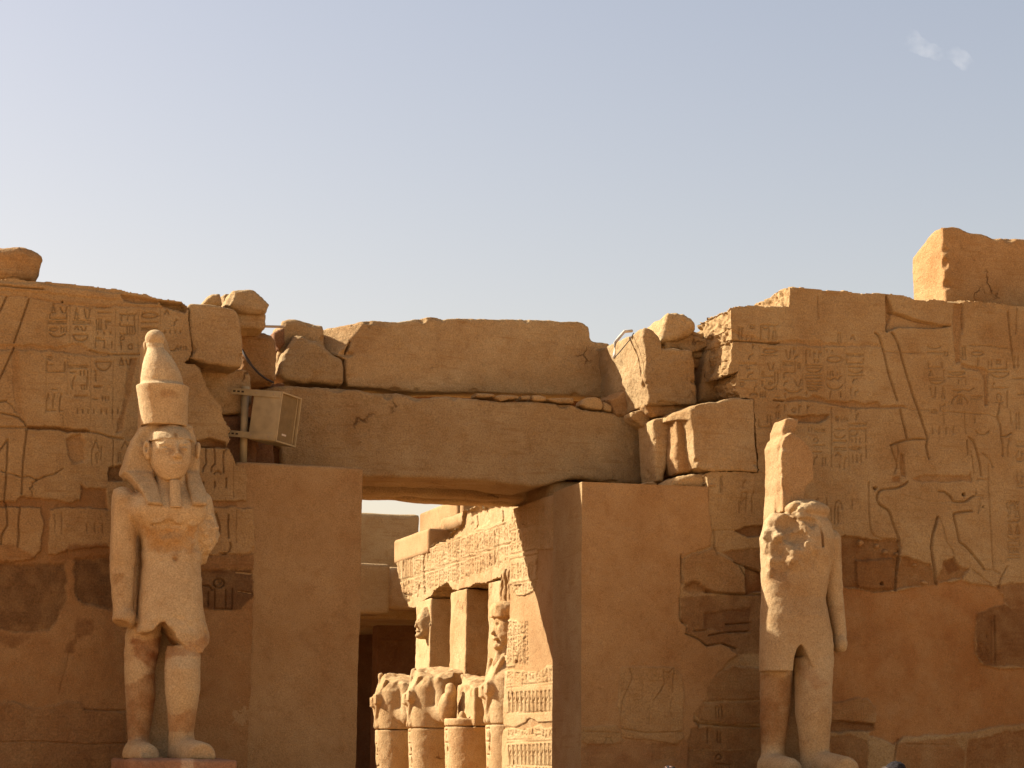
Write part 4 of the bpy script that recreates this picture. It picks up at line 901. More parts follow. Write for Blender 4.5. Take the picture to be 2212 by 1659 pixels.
rw = sheet("temple_wall", 'y', 0.0, RW, .0105, R, M_WALL, 1.15, jag=2.2, parts=[(.5, "plaster_patch", M_PLASTER)],
           lays=[(1.1, .022, 3, 13), (5, .012, 3, 14), (14, .006, 3, 16), (38, .003, 2, 15)], side_amp=lambda z: np.where(z < ZT + .06, .003, .065), seed=6, snap=lambda a, z: z < ZT + .03, jmask=lambda z: z > ZT + .05)
tag(rw, "carved wall with a striding king behind the headless statue, ending in a door pier", "wall", kind="thing")
solid("rubble_core", (XJ + .06, .95, -.1), (XJ + 4, YB - .05, ZT - .05), M_BLOCK, rw, .1, .03, 14)
solid("rubble_core", (XJ + .08, 1.55, ZT - .3), (XJ + 3, YB - .1, ZT + .22), M_BLOCK, rw, .1, .02, 15)  # hidden box added to block stray sun above this pier
XW = on_y(np.array([(1600.0, 800.0)]), 0.0)[0, 0]
solid("rubble_core", (XW + .5, .35, -.1), (24, 3.0, 7.1), M_BLOCK, rw, .14, .06, 13)
# ------------------------------------------------------------------ the lintels over the doorway
YL, YU = 1.42, 1.70
LOW = [(1385, 1300)] and c('B', 470, 885, 560, 868, 640, 858, 800, 862, 950, 872, 1100, 872, 1250, 886, 1350, 912, 1450, 918, 1560, 925, 1680, 946, 1750, 955, 1850, 942) + c('C', 150, 775, 300, 768, 400, 776, 540, 790, 640, 806, 760, 818, 900, 815, 1050, 818, 1200, 832, 1320, 842, 1400, 880, 1500, 888, 1620, 902, 1700, 920, 1760, 935, 1840, 958, 1885, 1010, 1900, 1090, 1898, 1250, 1890, 1490, 1700, 1478, 1500, 1455, 1400, 1436, 1310, 1442, 1220, 1468, 1120, 1496, 1000, 1508, 900, 1500, 600, 1460, 300, 1448, 0, 1440) + [(740, 1030), (600, 1024)] + c('B', 622, 1480, 615, 1360, 560, 1330, 500, 1200, 470, 1000)
P0 = on_y(np.array([(1250.0, 1200.0)]), YL)[0]
chipc = on_y(np.array([c('B', 1230, 860)[0]]), YL)[0]
chip = (half(chipc + np.array([0, .0, -.16]), (-.28, -1.0, 1.25)), .01)
lin = rock("lintel", LOW, YL, 1.05, M_BLOCK, r=.05, h=.018, amp=.035, sc=1.3, fine=.012, cut=[])
tag(lin, "long lower lintel stone spanning the doorway, on top of the two plastered piers", "lintel")
def beam(name, x0, x1, y0, y1, z0, z1, seed, label):
    f, b = box((x0, y0, z0), (x1, y1, z1), .04); Gd = Grid(np.array(b[0]) - .12, np.array(b[1]) + .12, .03); Gd.put(f, b); Gd.noise(1.4, .05, 3, seed)
    V, F = Gd.mesh(); V = rough(V, F, [(6, .012, 3, seed)])
    return tag(mk(name, V, F, M_BLOCK), label, "lintel", "lintel stones behind the front lintel")
beam("lintel_stone", XL - 1.3, XJ + .12, YL + 1.10, YL + 1.42, ZT + .035, ZT + .62, 61, "narrow roofing stone right behind the front lintel, seen from below")
beam("lintel_stone", XL - 1.3, XJ + .12, YL + 1.46, YB - .02, ZT + .01, ZT + .66, 62, "rearmost roofing stone over the passage, its edge against the sky")

UP = c('B', 1140, 700, 1150, 610, 1185, 500, 1150, 560, 1140, 640, 1060, 610, 1010, 540, 975, 480, 966, 420, 972, 366, 1080, 362, 1100, 350, 1240, 336, 1330, 326, 1480, 334, 1580, 342, 1700, 322, 1800, 306, 1880, 306, 1940, 312, 2000, 299, 2120, 304) + c('C', 60, 160, 200, 140, 275, 150, 300, 138, 420, 142, 540, 152, 620, 142, 720, 150, 800, 142, 900, 146, 1000, 150, 1100, 152, 1200, 158, 1300, 160, 1380, 164, 1430, 178, 1460, 215, 1466, 260, 1468, 310, 1490, 330, 1560, 342, 1615, 350, 1640, 380, 1650, 410, 1648, 540, 1642, 720, 1630, 765, 1600, 788, 1400, 778, 1150, 766, 1000, 762, 800, 756, 500, 748, 250, 742, 0, 735) + c('B', 1900, 905, 1700, 900, 1500, 890, 1350, 880, 1160, 866, 1140, 800)
q0 = on_y(np.array([c('B', 1190, 470)[0], c('B', 1400, 365)[0]]), YU)
upc = [(half(q0[0] + np.array([.04, 0, 0]), (-.62, -.75, .55)), .02)]
ctr = on_y(np.array([c('B', 1780, 380)[0]]), YU)[0]
upc.append((ell(ctr + np.array([0, -.12, .12]), np.array([.26, .24, .30])), .01))
for vx, vy, rx, rz in ((*c('C', 830, 150)[0], .16, .14), (*c('C', 1030, 150)[0], .22, .08), (*c('C', 590, 150)[0], .14, .06), (*c('B', 1500, 340)[0], .5, .14)):
    ctr = on_y(np.array([(vx, vy)]), YU)[0]; upc.append((ell(ctr + np.array([0, -.08, .03]), np.array([rx, .2, rz])), .01))
up = rock("lintel_block", UP, YU, .5, M_BLOCK, yaw=(on_y(np.array([c('B', 1150, 700)[0]]), YU)[0, 0], YU, math.radians(9.5)), r=.035, h=.018, amp=.035, sc=1.3, fine=.011, cut=upc)
tag(up, "huge upper block lying on the lintel above the doorway, its top edge chipped", "stone block")

UL = c('B', 575, 790, 578, 700, 592, 600, 602, 500, 635, 380, 650, 345, 690, 330, 735, 332, 800, 345, 890, 360, 955, 372, 968, 420, 962, 520, 990, 560, 960, 760, 800, 800, 640, 806)
a = rock("stone_block", UL, YU + .10, .7, M_BLOCK, r=.06, amp=.06, sc=1.8)
tag(a, "cracked stone with a flat sloping top, at the left end of the huge upper block", "stone block", "stones around the lintel")
UF = c('B', 590, 770, 615, 690, 640, 600, 690, 500, 720, 450, 745, 425, 800, 440, 850, 485, 905, 488, 960, 520, 1040, 590, 1105, 615, 1133, 640, 1136, 740, 1134, 830, 1105, 850, 1020, 848, 900, 838, 780, 828, 660, 812)
a = rock("stone_block", UF, YU - .14, .55, M_BLOCK, r=.07, amp=.06, sc=1.8, cut=[(half(on_y(np.array([c('B', 780, 520)[0]]), YU - .14)[0] + np.array([0, .03, .1]), (-.55, -.9, .62)), .02)])
tag(a, "rounded boulder-like stone wedged left of the huge upper block", "stone block", "stones around the lintel")

# ------------------------------------------------------------------ stones left of the gap
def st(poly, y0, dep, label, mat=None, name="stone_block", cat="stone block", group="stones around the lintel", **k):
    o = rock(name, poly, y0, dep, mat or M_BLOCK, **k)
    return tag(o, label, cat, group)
st(c('A', 1528, 640, 1525, 590, 1550, 574, 1650, 578, 1800, 590, 1900, 605, 1930, 625, 1945, 680, 1955, 760, 1965, 900, 1962, 1000, 1952, 1085, 1850, 1080, 1760, 1065, 1700, 1068, 1600, 1050, 1530, 1020, 1552, 990, 1556, 940, 1540, 850, 1530, 760), -.04, .9,
   "squared stone at the end of the left wall top, under the boulders, above the bracket", amp=.035, r=.035, fine=.01, group="stones on the left wall")
st(c('B', -150, 688, 0, 692, 180, 705, 320, 718, 360, 740, 378, 790, 376, 900, 380, 1000, 300, 1088, 150, 1095, 40, 1060, -150, 1000), .66, .6, "rough stone just behind the loudspeaker pole cap, left of the boulders", amp=.05, r=.05, group="stones on the left wall")
st(c('B', 120, 1100, 230, 1096, 300, 1100, 420, 1110, 430, 1500, 100, 1500), .75, .5, "low stone in the dark recess behind the loudspeaker pole", M_SHADED, amp=.05, r=.06, group="stones on the left wall")
st(c('B', 385, 1320, 560, 1320, 560, 1500, 385, 1500), 1.05, .4, "small stone darkened for shade below the loudspeaker cabinet in the recess", M_SHADED, amp=.03, r=.03, group="stones on the left wall")
st(c('B', 120, 800, 420, 820, 640, 850, 640, 1500, 120, 1500), 1.6, .5, "rear stones darkened for shade, filling the recess behind the loudspeaker", M_SHADED, amp=.06, r=.05, group="stones on the left wall")
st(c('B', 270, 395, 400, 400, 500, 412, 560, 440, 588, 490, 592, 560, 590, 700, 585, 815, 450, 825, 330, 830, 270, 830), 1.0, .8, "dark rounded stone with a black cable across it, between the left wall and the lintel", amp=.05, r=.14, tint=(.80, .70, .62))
st(c('B', 560, 430, 600, 405, 640, 395, 640, 520, 600, 560, 575, 520), 1.7, .5, "stone darkened for shade, deep in the gap under the thin rod", M_SHADED, amp=.03, r=.03)
st(c('B', 262, 255, 300, 248, 400, 258, 492, 268, 500, 290, 498, 380, 470, 402, 400, 392, 262, 380), .55, .8, "flat slab under the largest boulder on the left wall", amp=.03, r=.05, group="stones on the left wall")
BD = c('B', 172, 205, 185, 165, 205, 110, 235, 72, 290, 68, 350, 72, 400, 78, 440, 105, 470, 130, 500, 165, 530, 195, 515, 225, 497, 262, 400, 262, 300, 250, 260, 225)
st(BD, .45, .7, "largest boulder on the left wall top, standing against the sky", name="boulder", cat="boulder", amp=.04, r=.07, group="stones on the left wall", cut=[(half(on_y(np.array([c('B', 235, 140)[0]]), .45)[0], (-1, -.75, .35)), .01)])
st(c('B', 147, 122, 170, 108, 205, 108, 200, 150, 180, 205, 150, 205), .75, .35, "thin upright splinter touching the left side of the largest boulder", name="boulder", cat="boulder", amp=.015, r=.02, h=.014, group="stones on the left wall")
st(c('B', -8, 185, 10, 150, 50, 118, 100, 110, 125, 115, 137, 195, 120, 205, 0, 200), .3, .5, "small pointed boulder on the left wall, separated from the largest by a slit of sky", name="boulder", cat="boulder", amp=.03, r=.05, h=.015, group="stones on the left wall")
st(c('A', -110, 150, -90, 110, 0, 112, 100, 112, 200, 116, 260, 135, 305, 160, 335, 185, 343, 205, 335, 240, 325, 300, 300, 345, 270, 385, 200, 392, 0, 380, -80, 380, -110, 330), .12, 1.0, "big lone block with a rounded corner on the left wall at the picture edge", amp=.05, r=.12, tint=(.96, .86, .76), group="stones on the left wall")

# ------------------------------------------------------------------ stones right of the gap
gr = "stones right of the lintel"
st(c('D', 522, 548, 512, 440, 508, 345, 530, 325, 580, 345, 630, 400, 652, 450, 655, 505, 720, 500, 800, 505, 900, 520, 908, 600, 922, 720, 942, 880, 938, 940, 925, 955, 800, 953, 650, 950, 548, 955, 552, 890, 530, 760, 520, 700), .56, 2.1, "tall squared stone with a sunlit rough side, right of the huge upper block", amp=.04, r=.03, fine=.018, group=gr)
st(c('D', 660, 440, 655, 380, 672, 300, 690, 230, 715, 200, 780, 198, 850, 215, 900, 250, 932, 290, 938, 330, 905, 380, 850, 410, 760, 425), .72, 1.6, "rounded boulder on top of the tall squared stone, sunlit on one side", name="boulder", cat="boulder", amp=.05, r=.08, fine=.02, shift=(.1, -.12), group=gr)
st(c('D', 690, 425, 760, 430, 850, 412, 905, 385, 930, 390, 960, 400, 1010, 440, 1025, 480, 1010, 510, 900, 518, 800, 502, 720, 498, 690, 480), .84, .6, "rubble of small broken pieces squeezed under the rounded boulder", amp=.09, sc=6, r=.03, fine=.02, h=.014, group=gr)
st(c('D', 880, 375, 920, 350, 970, 370, 1010, 350, 1050, 345, 1100, 390, 1140, 450, 1150, 480, 1100, 492, 1030, 505, 1020, 470, 960, 420), .95, .6, "grey shaded stone tucked under the sunlit broken wall edge", amp=.05, r=.05, group=gr)
st(c('D', 912, 522, 960, 520, 1035, 515, 1030, 570, 980, 575, 915, 572), .92, .5, "upper of two small filler stones beside the tall squared stone", amp=.02, r=.03, h=.014, group=gr)
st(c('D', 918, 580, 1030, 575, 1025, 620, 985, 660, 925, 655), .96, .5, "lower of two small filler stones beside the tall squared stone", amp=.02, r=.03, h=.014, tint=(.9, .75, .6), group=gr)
st(c('D', 925, 660, 990, 655, 985, 950, 945, 950), 1.2, .5, "packing stone darkened for shade, deep in the narrow slit", M_SHADED, amp=.03, r=.03, group=gr)
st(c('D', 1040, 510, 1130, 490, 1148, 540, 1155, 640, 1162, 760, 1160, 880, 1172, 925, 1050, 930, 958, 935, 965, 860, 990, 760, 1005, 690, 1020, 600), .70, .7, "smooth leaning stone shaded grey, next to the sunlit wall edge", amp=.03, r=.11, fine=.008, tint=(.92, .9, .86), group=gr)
st(c('D', 530, 960, 640, 955, 800, 955, 935, 958, 900, 985, 830, 1020, 800, 1045, 700, 1048, 590, 1052, 560, 1020), .70, .8, "low flat slab carrying the tall squared stone", amp=.05, r=.05, tint=(.9, .8, .7), group=gr)
st(c('D', 800, 1050, 815, 1010, 850, 985, 900, 975, 940, 950, 980, 932, 1060, 934, 1110, 935, 1160, 918, 1230, 900, 1290, 898, 1330, 905, 1408, 908, 1412, 1000, 1425, 1200, 1440, 1400, 1442, 1505, 1300, 1494, 1100, 1490, 1000, 1492, 945, 1465, 925, 1400, 912, 1250, 905, 1150, 890, 1080, 850, 1060), -.03, 1.0, "squared carved stone standing on the wall next to the headless statue, its top chipped", amp=.03, r=.03, fine=.012, group=gr,
   cut=[(half(on_y(np.array([c('D', 915, 1200)[0]]), -.03)[0] + np.array([-.02, 0, 0]), (-1, -.42, 0)), .02), (half(on_y(np.array([c('D', 1000, 960)[0]]), -.03)[0] + np.array([0, 0, .02]), (-.2, -.8, 1)), .02)])
st(c('D', 772, 1040, 800, 1060, 880, 1080, 905, 1180, 912, 1350, 940, 1470, 880, 1500, 800, 1500, 775, 1380), .25, .8, "plain stone with shade put into its tint, between the tall thin stone and the carved one", amp=.04, r=.05, tint=(.9, .8, .72), group=gr)  # tint carries the lintel's shade on this side
st(c('D', 585, 1090, 600, 1065, 680, 1052, 760, 1056, 768, 1080, 745, 1180, 720, 1300, 705, 1420, 690, 1500, 680, 1580, 625, 1575, 605, 1480, 598, 1300, 590, 1180), .55, .6, "tall thin stone standing in the gap beside the end of the lintel", amp=.03, r=.05, group=gr)
st(c('D', 690, 1060, 790, 1050, 790, 1600, 680, 1600, 700, 1400, 730, 1200), 1.1, .5, "stone darkened for shade, deep behind the tall thin stone", M_SHADED, amp=.04, r=.04, group=gr)
st(c('D', 420, 1020, 470, 1000, 520, 990, 555, 1040, 578, 1080, 574, 1130, 540, 1145, 512, 1130, 440, 1075, 418, 1045), .9, .35, "small wedge-shaped stone balanced at the right end of the lintel", name="loose_stone", cat="loose stone", amp=.015, r=.03, h=.012, tint=(1.06, 1.04, 1), group=gr)
st(c('D', 520, 1600, 545, 1580, 600, 1580, 650, 1610), .3, .3, "low sand-coloured stone lying on the right pier top by the dark gap", name="loose_stone", cat="loose stone", amp=.02, r=.03, h=.014, group=gr)
st(c('D', 722, 1625, 735, 1575, 800, 1540, 900, 1518, 1000, 1508, 1090, 1515, 1130, 1640), .1, .6, "pale rounded stone on top of the right pier, below the carved stone", amp=.03, r=.07, tint=(1.08, 1.06, 1.02), group=gr)
st(c('D', 230, 900, 300, 880, 420, 800, 520, 960, 580, 1010, 480, 1020, 420, 1050, 300, 1060), 1.35, 1.0, "added rough stone, outlined and tinted like the shadow on the tall squared stone", amp=.06, r=.05, fine=.02, tint=(.85, .75, .68), group=gr)  # outline follows the upper block's cast shadow, tint darkened to match
st(c('C', -200, 700, 600, 735, 1200, 760, 1560, 775, 1700, 700, 1720, 960, 1500, 920, 1000, 860, 0, 800, -600, 760), 2.85, .3, "added packing stone, darkened for shade, filling the slot between the two big lintels", M_SHADED, amp=.04, r=.03, h=.03, chips=0)  # added to close a sky slit, dark colour stands for shade
st(c('B', 560, 560, 900, 560, 1150, 620, 1160, 860, 560, 840), 2.85, .3, "added packing stone, darkened for shade, behind the boulder-like stone", M_SHADED, amp=.04, r=.03, h=.03, chips=0)  # added behind a hole to the sky, coloured as deep shade
st(c('D', 480, 1100, 700, 1090, 720, 1660, 480, 1660), 1.5, .5, "added packing stone, darkened for shade, in the deep gap right of the lintel end", M_SHADED, amp=.03, r=.03, h=.03, chips=0, group=gr)  # added backing for a bright gap, shade put into its colour
gs = "small stones wedged between the lintels"
for poly, lab in ((c('C', 540, 752, 640, 750, 690, 757, 688, 778, 600, 785, 545, 775), "leftmost flat pebble wedged between the two big lintels"),
                  (c('C', 690, 778, 740, 765, 810, 763, 885, 775, 886, 795, 800, 800, 750, 814, 705, 797), "broad pointed pebble wedged second between the two big lintels"),
                  (c('C', 902, 768, 978, 766, 981, 803, 905, 806), "square pebble wedged third between the two big lintels"),
                  (c('C', 996, 770, 1060, 770, 1104, 785, 1106, 808, 1030, 812, 1000, 800), "oval pebble wedged fourth between the two big lintels"),
                  (c('C', 1110, 800, 1200, 790, 1330, 790, 1330, 832, 1200, 826), "dark splinter lying fifth between the two big lintels"),
                  (c('C', 1390, 845, 1405, 805, 1440, 785, 1510, 785, 1550, 800, 1572, 850, 1560, 885, 1440, 870), "round cobble under the right end of the huge upper block"),
                  (c('C', 1570, 820, 1630, 845, 1645, 865, 1635, 905, 1575, 885), "angular cobble at the very right end under the huge upper block")):
    st(poly, YL - .02, .3, lab, name="loose_stone", cat="loose stone", group=gs, amp=.012, r=.022, h=.01, fine=.006)
# top-right block standing on the right wall
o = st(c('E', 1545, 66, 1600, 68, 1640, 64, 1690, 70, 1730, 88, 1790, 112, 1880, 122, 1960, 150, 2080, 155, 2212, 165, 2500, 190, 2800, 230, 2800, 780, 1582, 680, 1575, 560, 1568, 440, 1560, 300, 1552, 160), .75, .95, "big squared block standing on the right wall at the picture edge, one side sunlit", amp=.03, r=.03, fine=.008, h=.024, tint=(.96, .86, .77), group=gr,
      cut=[(half(on_y(np.array([c('E', 1545, 66)[0]]), .75)[0] + np.array([0, .28, -.0]), (0, .38, 1)), .04)])

# ------------------------------------------------------------------ rod, cables, conduit
def tube(name, pts, r, mat, parent=None, n=8):
    P = [Vector(p) for p in pts]; V = []; F = []
    for i, p in enumerate(P):
        d = (P[min(i + 1, len(P) - 1)] - P[max(i - 1, 0)]).normalized()
        u = d.cross(Vector((.13, .2, 1)) if abs(d.z) < .9 else Vector((1, 0, 0))).normalized(); w = d.cross(u)
        for k in range(n):
            a = 2 * math.pi * k / n; V.append(p + r * (math.cos(a) * u + math.sin(a) * w))
    for i in range(len(P) - 1):
        for k in range(n): F.append((i * n + k, i * n + (k + 1) % n, (i + 1) * n + (k + 1) % n, (i + 1) * n + k))
    F.append(tuple(range(n))[::-1]); F.append(tuple((len(P) - 1) * n + k for k in range(n)))
    return mk(name, np.array(V), F, mat, parent)
def sp(cr, pts, ys):
    pv = c(cr, *pts)
    if not isinstance(ys, (list, tuple)): ys = [ys] * len(pv)
    return [on_y(np.array([p]), y)[0] for p, y in zip(pv, ys)]
tag(tube("metal_rod", sp('B', (270, 372, 640, 380), .9), .018, M_PIPE), "thin metal rod bridging the gap under the slab on the left wall", "rod")
tag(tube("cable", sp('B', (300, 560, 340, 630, 385, 700, 440, 760, 500, 805, 560, 835), .93), .014, M_WIRE), "black cable hanging across the dark rounded stone", "cable", "black cables")
tag(tube("cable", sp('B', (300, 575, 350, 665, 420, 745, 490, 800, 550, 830), .95), .009, M_WIRE), "thinner black cable just below its thicker twin on the dark rounded stone", "cable", "black cables")
tag(tube("conduit", sp('C', (1655, 470, 1658, 440, 1664, 345, 1700, 298, 1740, 252, 1800, 247), [.95, .95, 1.0, 1.1, 1.2, 1.3]), .022, M_WHITE), "white bent pipe reaching up between the huge upper block and the sunlit stone", "pipe")
tag(tube("wire", sp('C', (1660, 465, 1700, 420, 1750, 360, 1790, 310, 1815, 265), [.8, .8, .85, .9, .95]), .007, M_WIRE), "thin wire running up the sunlit stone beside the white pipe", "cable")

# ------------------------------------------------------------------ loudspeaker on its pole
def boxm(name, o, a, b, d, mat, parent=None, bev=.004):
    o, a, b, d = (np.array(q, float) for q in (o, a, b, d))
    V = [o + i * a + j * b + k * d for i in (0, 1) for j in (0, 1) for k in (0, 1)]
    F = [(0, 1, 3, 2), (4, 6, 7, 5), (0, 4, 5, 1), (2, 3, 7, 6), (0, 2, 6, 4), (1, 5, 7, 3)]
    if np.dot(np.cross(a, b), d) < 0: F = [f[::-1] for f in F]
    ob = mk(name, np.array(V), F, mat, parent, smooth=False)
    if bev:
        m = ob.modifiers.new("bevel", 'BEVEL'); m.width = bev; m.segments = 2
    return ob
t7 = math.radians(7)
E1 = np.array([-.788, .607, 0]); E2 = np.array([.611, .787, 0]); UZ = np.array([0, 0, 1.])
E1t = math.cos(t7) * E1 + math.sin(t7) * UZ; UPt = math.cos(t7) * UZ - math.sin(t7) * E1
TRc = on_y(np.array([c('U', 1160, 290)[0]]), .12)[0]
L1, L2, LH = .40, .56, .635
base = TRc - UPt * LH
polec = TRc + E1 * .585 + E2 * .10
ls = empty("loudspeaker", (polec[0], polec[1], ZT), "beige loudspeaker box clamped to a pole on the left pier, facing down the gap", "loudspeaker")
bt = .018
cab = boxm("cabinet", base + E1t * .03, E1t * (L1 - .03), E2 * L2, UPt * LH, M_BEIGE, ls)
fr = boxm("front_frame", base, E1t * .03, E2 * bt, UPt * LH, M_BEIGE, ls, .002)
for nm, oo, aa in (("frame_side", base + E2 * (L2 - bt), E2 * bt),):
    boxm(nm, oo, E1t * .03, aa, UPt * LH, M_BEIGE, fr, .002)
boxm("frame_edge", base + E2 * bt, E1t * .03, E2 * (L2 - 2 * bt), UPt * bt, M_BEIGE, fr, .002)
boxm("frame_edge", base + E2 * bt + UPt * (LH - bt), E1t * .03, E2 * (L2 - 2 * bt), UPt * bt, M_BEIGE, fr, .002)
gl = boxm("grille", base + E2 * bt + UPt * bt + E1t * .024, E1t * .004, E2 * (L2 - 2 * bt), UPt * (LH - 2 * bt), M_GRILLE, ls, 0)
boxm("grille_rib", base + E2 * (L2 - .095) + UPt * bt + E1t * .012, E1t * .010, E2 * .010, UPt * (LH - 2 * bt), M_BEIGE, gl, 0)
boxm("badge", base + E2 * .17 + UPt * .10 + E1t * .020, E1t * .003, E2 * .12, UPt * .022, M_WHITE, gl, 0)
for zz, nm in ((LH - .085, "bracket"), (.01, "bracket")):
    br = boxm(nm, base - E2 * .016 + E1t * .02 + UPt * zz, E1t * .70, E2 * .013, UPt * .08, M_BEIGE, ls, .002)
    for k in range(3): boxm("slot", base - E2 * .0175 + E1t * (.54 + k * .06) + UPt * (zz + .03), E1t * .035, E2 * .002, UPt * .022, M_WIRE, br, 0)
    for k in (.10, .35): boxm("bolt", base - E2 * .026 + E1t * k + UPt * (zz + .03), E1t * .018, E2 * .010, UPt * .018, M_PIPE, br, .003)
po = tube("pole", [polec * [1, 1, 0] + [0, 0, ZT - .02], polec * [1, 1, 0] + [0, 0, TRc[2] + .03]], .048, M_BEIGE, ls, 20)
tube("pole_cap", [polec * [1, 1, 0] + [0, 0, TRc[2] + .0], polec * [1, 1, 0] + [0, 0, TRc[2] + .105]], .056, M_BEIGE, ls, 20)
tube("pole_flange", [polec * [1, 1, 0] + [0, 0, ZT - .02], polec * [1, 1, 0] + [0, 0, ZT + .025]], .075, M_BEIGE, ls, 20)
# ------------------------------------------------------------------ the two colossal statues
def pt(v, y, yp): return on_y(np.array([(float(v), float(y))]), yp)[0]
def LR(yp, rows):
    """rows (frame y, left, right, offset of the centre towards the viewer, half depth, power)"""
    out = []
    for vy, a, b, dy, ry, n in rows:
        A, B = pt(a, vy, yp + dy), pt(b, vy, yp + dy)
        out.append((A[2], (A[0] + B[0]) / 2, yp + dy, (B[0] - A[0]) / 2, ry, n))
    return loft(out)
def at(v, y, yp, dy=0.0):
    p = pt(v, y, yp); p[1] += dy; return p
PX = 26.2 / FOC
def shear(pr, z0, z1, dy):
    f, b = pr
    return (lambda X, Y, Z: f(X, Y - dy * np.clip((z0 - Z) / (z0 - z1), 0, 1.3), Z)), (b[0] + np.array([0, min(0, dy) * 1.3, 0]), b[1] + np.array([0, max(0, dy) * 1.3, 0]))
def XZ(poly, yp): return on_y(np.array(poly, float), yp)[:, [0, 2]]
def fin(G, name, mat, parent, lays, tint=None):
    V, F = G.mesh(); V = rough(V, F, lays)
    return mk(name, V, F, mat, parent, tint=tint(V) if tint else None)

# ---- left statue, with the tall double crown
Y1 = -1.15
zb = pt(350, 1640, Y1)[2]
org = pt(355, 1640, Y1); org[2] = 0
S1 = empty("colossal_statue", org, "standing stone colossus of a king wearing a tall bulbous crown, left of the doorway", "statue")
lo = np.array([pt(222, 1640, Y1)[0], Y1 - .8, zb - .03]); hi = np.array([pt(482, 900, Y1)[0], Y1 + .62, pt(350, 935, Y1)[2]])
Gd = Grid(lo, hi, .0135)
# his right arm (viewer's left), hanging, fist broken
Gd.put(*cone(at(265, 1083, Y1), at(264, 1205, Y1, .02), 31 * PX, 28 * PX, .9), .07)
Gd.put(*cone(at(264, 1205, Y1, .02), at(265, 1312, Y1, -.06), 28 * PX, 22 * PX, .95), .05)
Gd.put(*ell(at(267, 1335, Y1, -.08), np.array([25 * PX, .17, 24 * PX])), .04)
Gd.put(half(at(262, 1352, Y1), (-.35, -.2, -1))[0], (at(235, 1400, Y1, -.5), at(296, 1340, Y1, .5)), k=.01, op='s')
# kilt
Gd.put(*LR(Y1, [(1195, 309, 431, 0, .27, 2.6), (1240, 304, 433, -.02, .29, 2.7), (1310, 297, 437, -.04, .32, 3.0), (1370, 292, 448, -.06, .33, 3.2), (1418, 290, 450, -.06, .33, 3.2)]))
Gd.put(*pris(XZ([(346, 1345), (360, 1362), (372, 1382), (392, 1402), (412, 1412), (428, 1411), (443, 1392), (455, 1370), (490, 1370), (490, 1520), (255, 1520), (255, 1362), (280, 1362), (298, 1370), (312, 1372), (322, 1366), (335, 1352)], Y1), Y1 - .9, Y1 + .9, .0), .02, 's')
# legs
Gd.put(*LR(Y1, [(1335, 276, 348, .10, .20, 2.2), (1400, 270, 345, .12, .21, 2.2), (1450, 269, 334, .10, .20, 2.1), (1500, 271, 336, .12, .21, 2.1), (1560, 274, 328, .14, .18, 2), (1605, 277, 320, .14, .15, 2), (1645, 276, 322, .12, .17, 2)]), .02)
Gd.put(*LR(Y1, [(1395, 361, 436, -.12, .22, 2.2), (1415, 358, 433, -.19, .22, 2.2), (1445, 356, 432, -.27, .21, 2.1), (1490, 357, 432, -.24, .22, 2.1), (1540, 362, 424, -.20, .18, 2), (1580, 365, 418, -.18, .15, 2), (1645, 363, 424, -.16, .18, 2)]), .02)
for (v0, v1, d0, d1, r0, r1) in ((298, 306, .05, -.42, .17, .14), (393, 412, -.25, -.72, .18, .16)):
    Gd.put(*cone(at(v0, 1628, Y1, d0), at(v1, 1634, Y1, d1), r0, r1), .05)
    for t in range(5):    # toes
        p = at(v1 - 14 + t * 8, 1636, Y1, d1 - .10 + .02 * t); Gd.put(*ell(p, np.array([.035, .09, .05])), .02)
# torso, shoulders, neck
Gd.put(*LR(Y1, [(1040, 335, 402, -.03, .17, 2), (1056, 305, 425, -.02, .22, 2.2), (1075, 280, 440, -.02, .29, 2.4), (1100, 283, 438, -.04, .33, 2.5), (1130, 292, 434, -.03, .32, 2.5), (1165, 304, 430, -.01, .28, 2.4), (1205, 309, 431, 0, .265, 2.5)]), .06)
Gd.put(*ell(at(320, 1108, Y1, -.24), np.array([.22, .11, .13])), .12); Gd.put(*ell(at(402, 1108, Y1, -.24), np.array([.20, .11, .13])), .12)
for p in (at(330, 1165, Y1, -.30), at(370, 1185, Y1, -.33), at(400, 1160, Y1, -.32), at(352, 1150, Y1, -.33)): Gd.put(*ell(p, np.array([.15, .05, .10])), .05, 's')
Gd.put(*ell(at(369, 1212, Y1, -.28), np.array([.022, .02, .018])), .015, 's')
# belt and apron line
Gd.put(*LR(Y1, [(1196, 308, 431, 0, .285, 2.6), (1206, 308, 431, 0, .285, 2.6)]), .01)
# his left arm, broken below the elbow
Gd.put(*cone(at(433, 1086, Y1), at(444, 1160, Y1), 26 * PX, 26 * PX, .9), .06)
Gd.put(*cone(at(444, 1150, Y1), at(437, 1212, Y1, .05), 26 * PX, 10 * PX, .8), .05)
Gd.put(*cone(at(432, 1195, Y1, .1), at(425, 1245, Y1, .15), 10 * PX, 4 * PX, .8), .04)
def msk(X, Y, Z):
    za, zc = pt(400, 1195, Y1)[2], pt(400, 1128, Y1)[2]
    a = np.clip((Z - za) / .08, 0, 1) * np.clip((zc - Z) / .06, 0, 1) * (Y < Y1 - .12) * (X > pt(318, 1150, Y1)[0])
    b = np.clip((X - pt(432, 1150, Y1)[0]) / .05, 0, 1) * np.clip((Z - pt(400, 1260, Y1)[2]) / .05, 0, 1) * np.clip((pt(400, 1100, Y1)[2] - Z) / .1, 0, 1)
    e = np.clip((pt(300, 1330, Y1)[2] - Z) / .05, 0, 1) * np.clip((Z - pt(300, 1425, Y1)[2]) / .05, 0, 1) * .5
    return np.maximum(np.maximum(a, b), e)
Gd.noise(11, .045, 4, 71, msk)
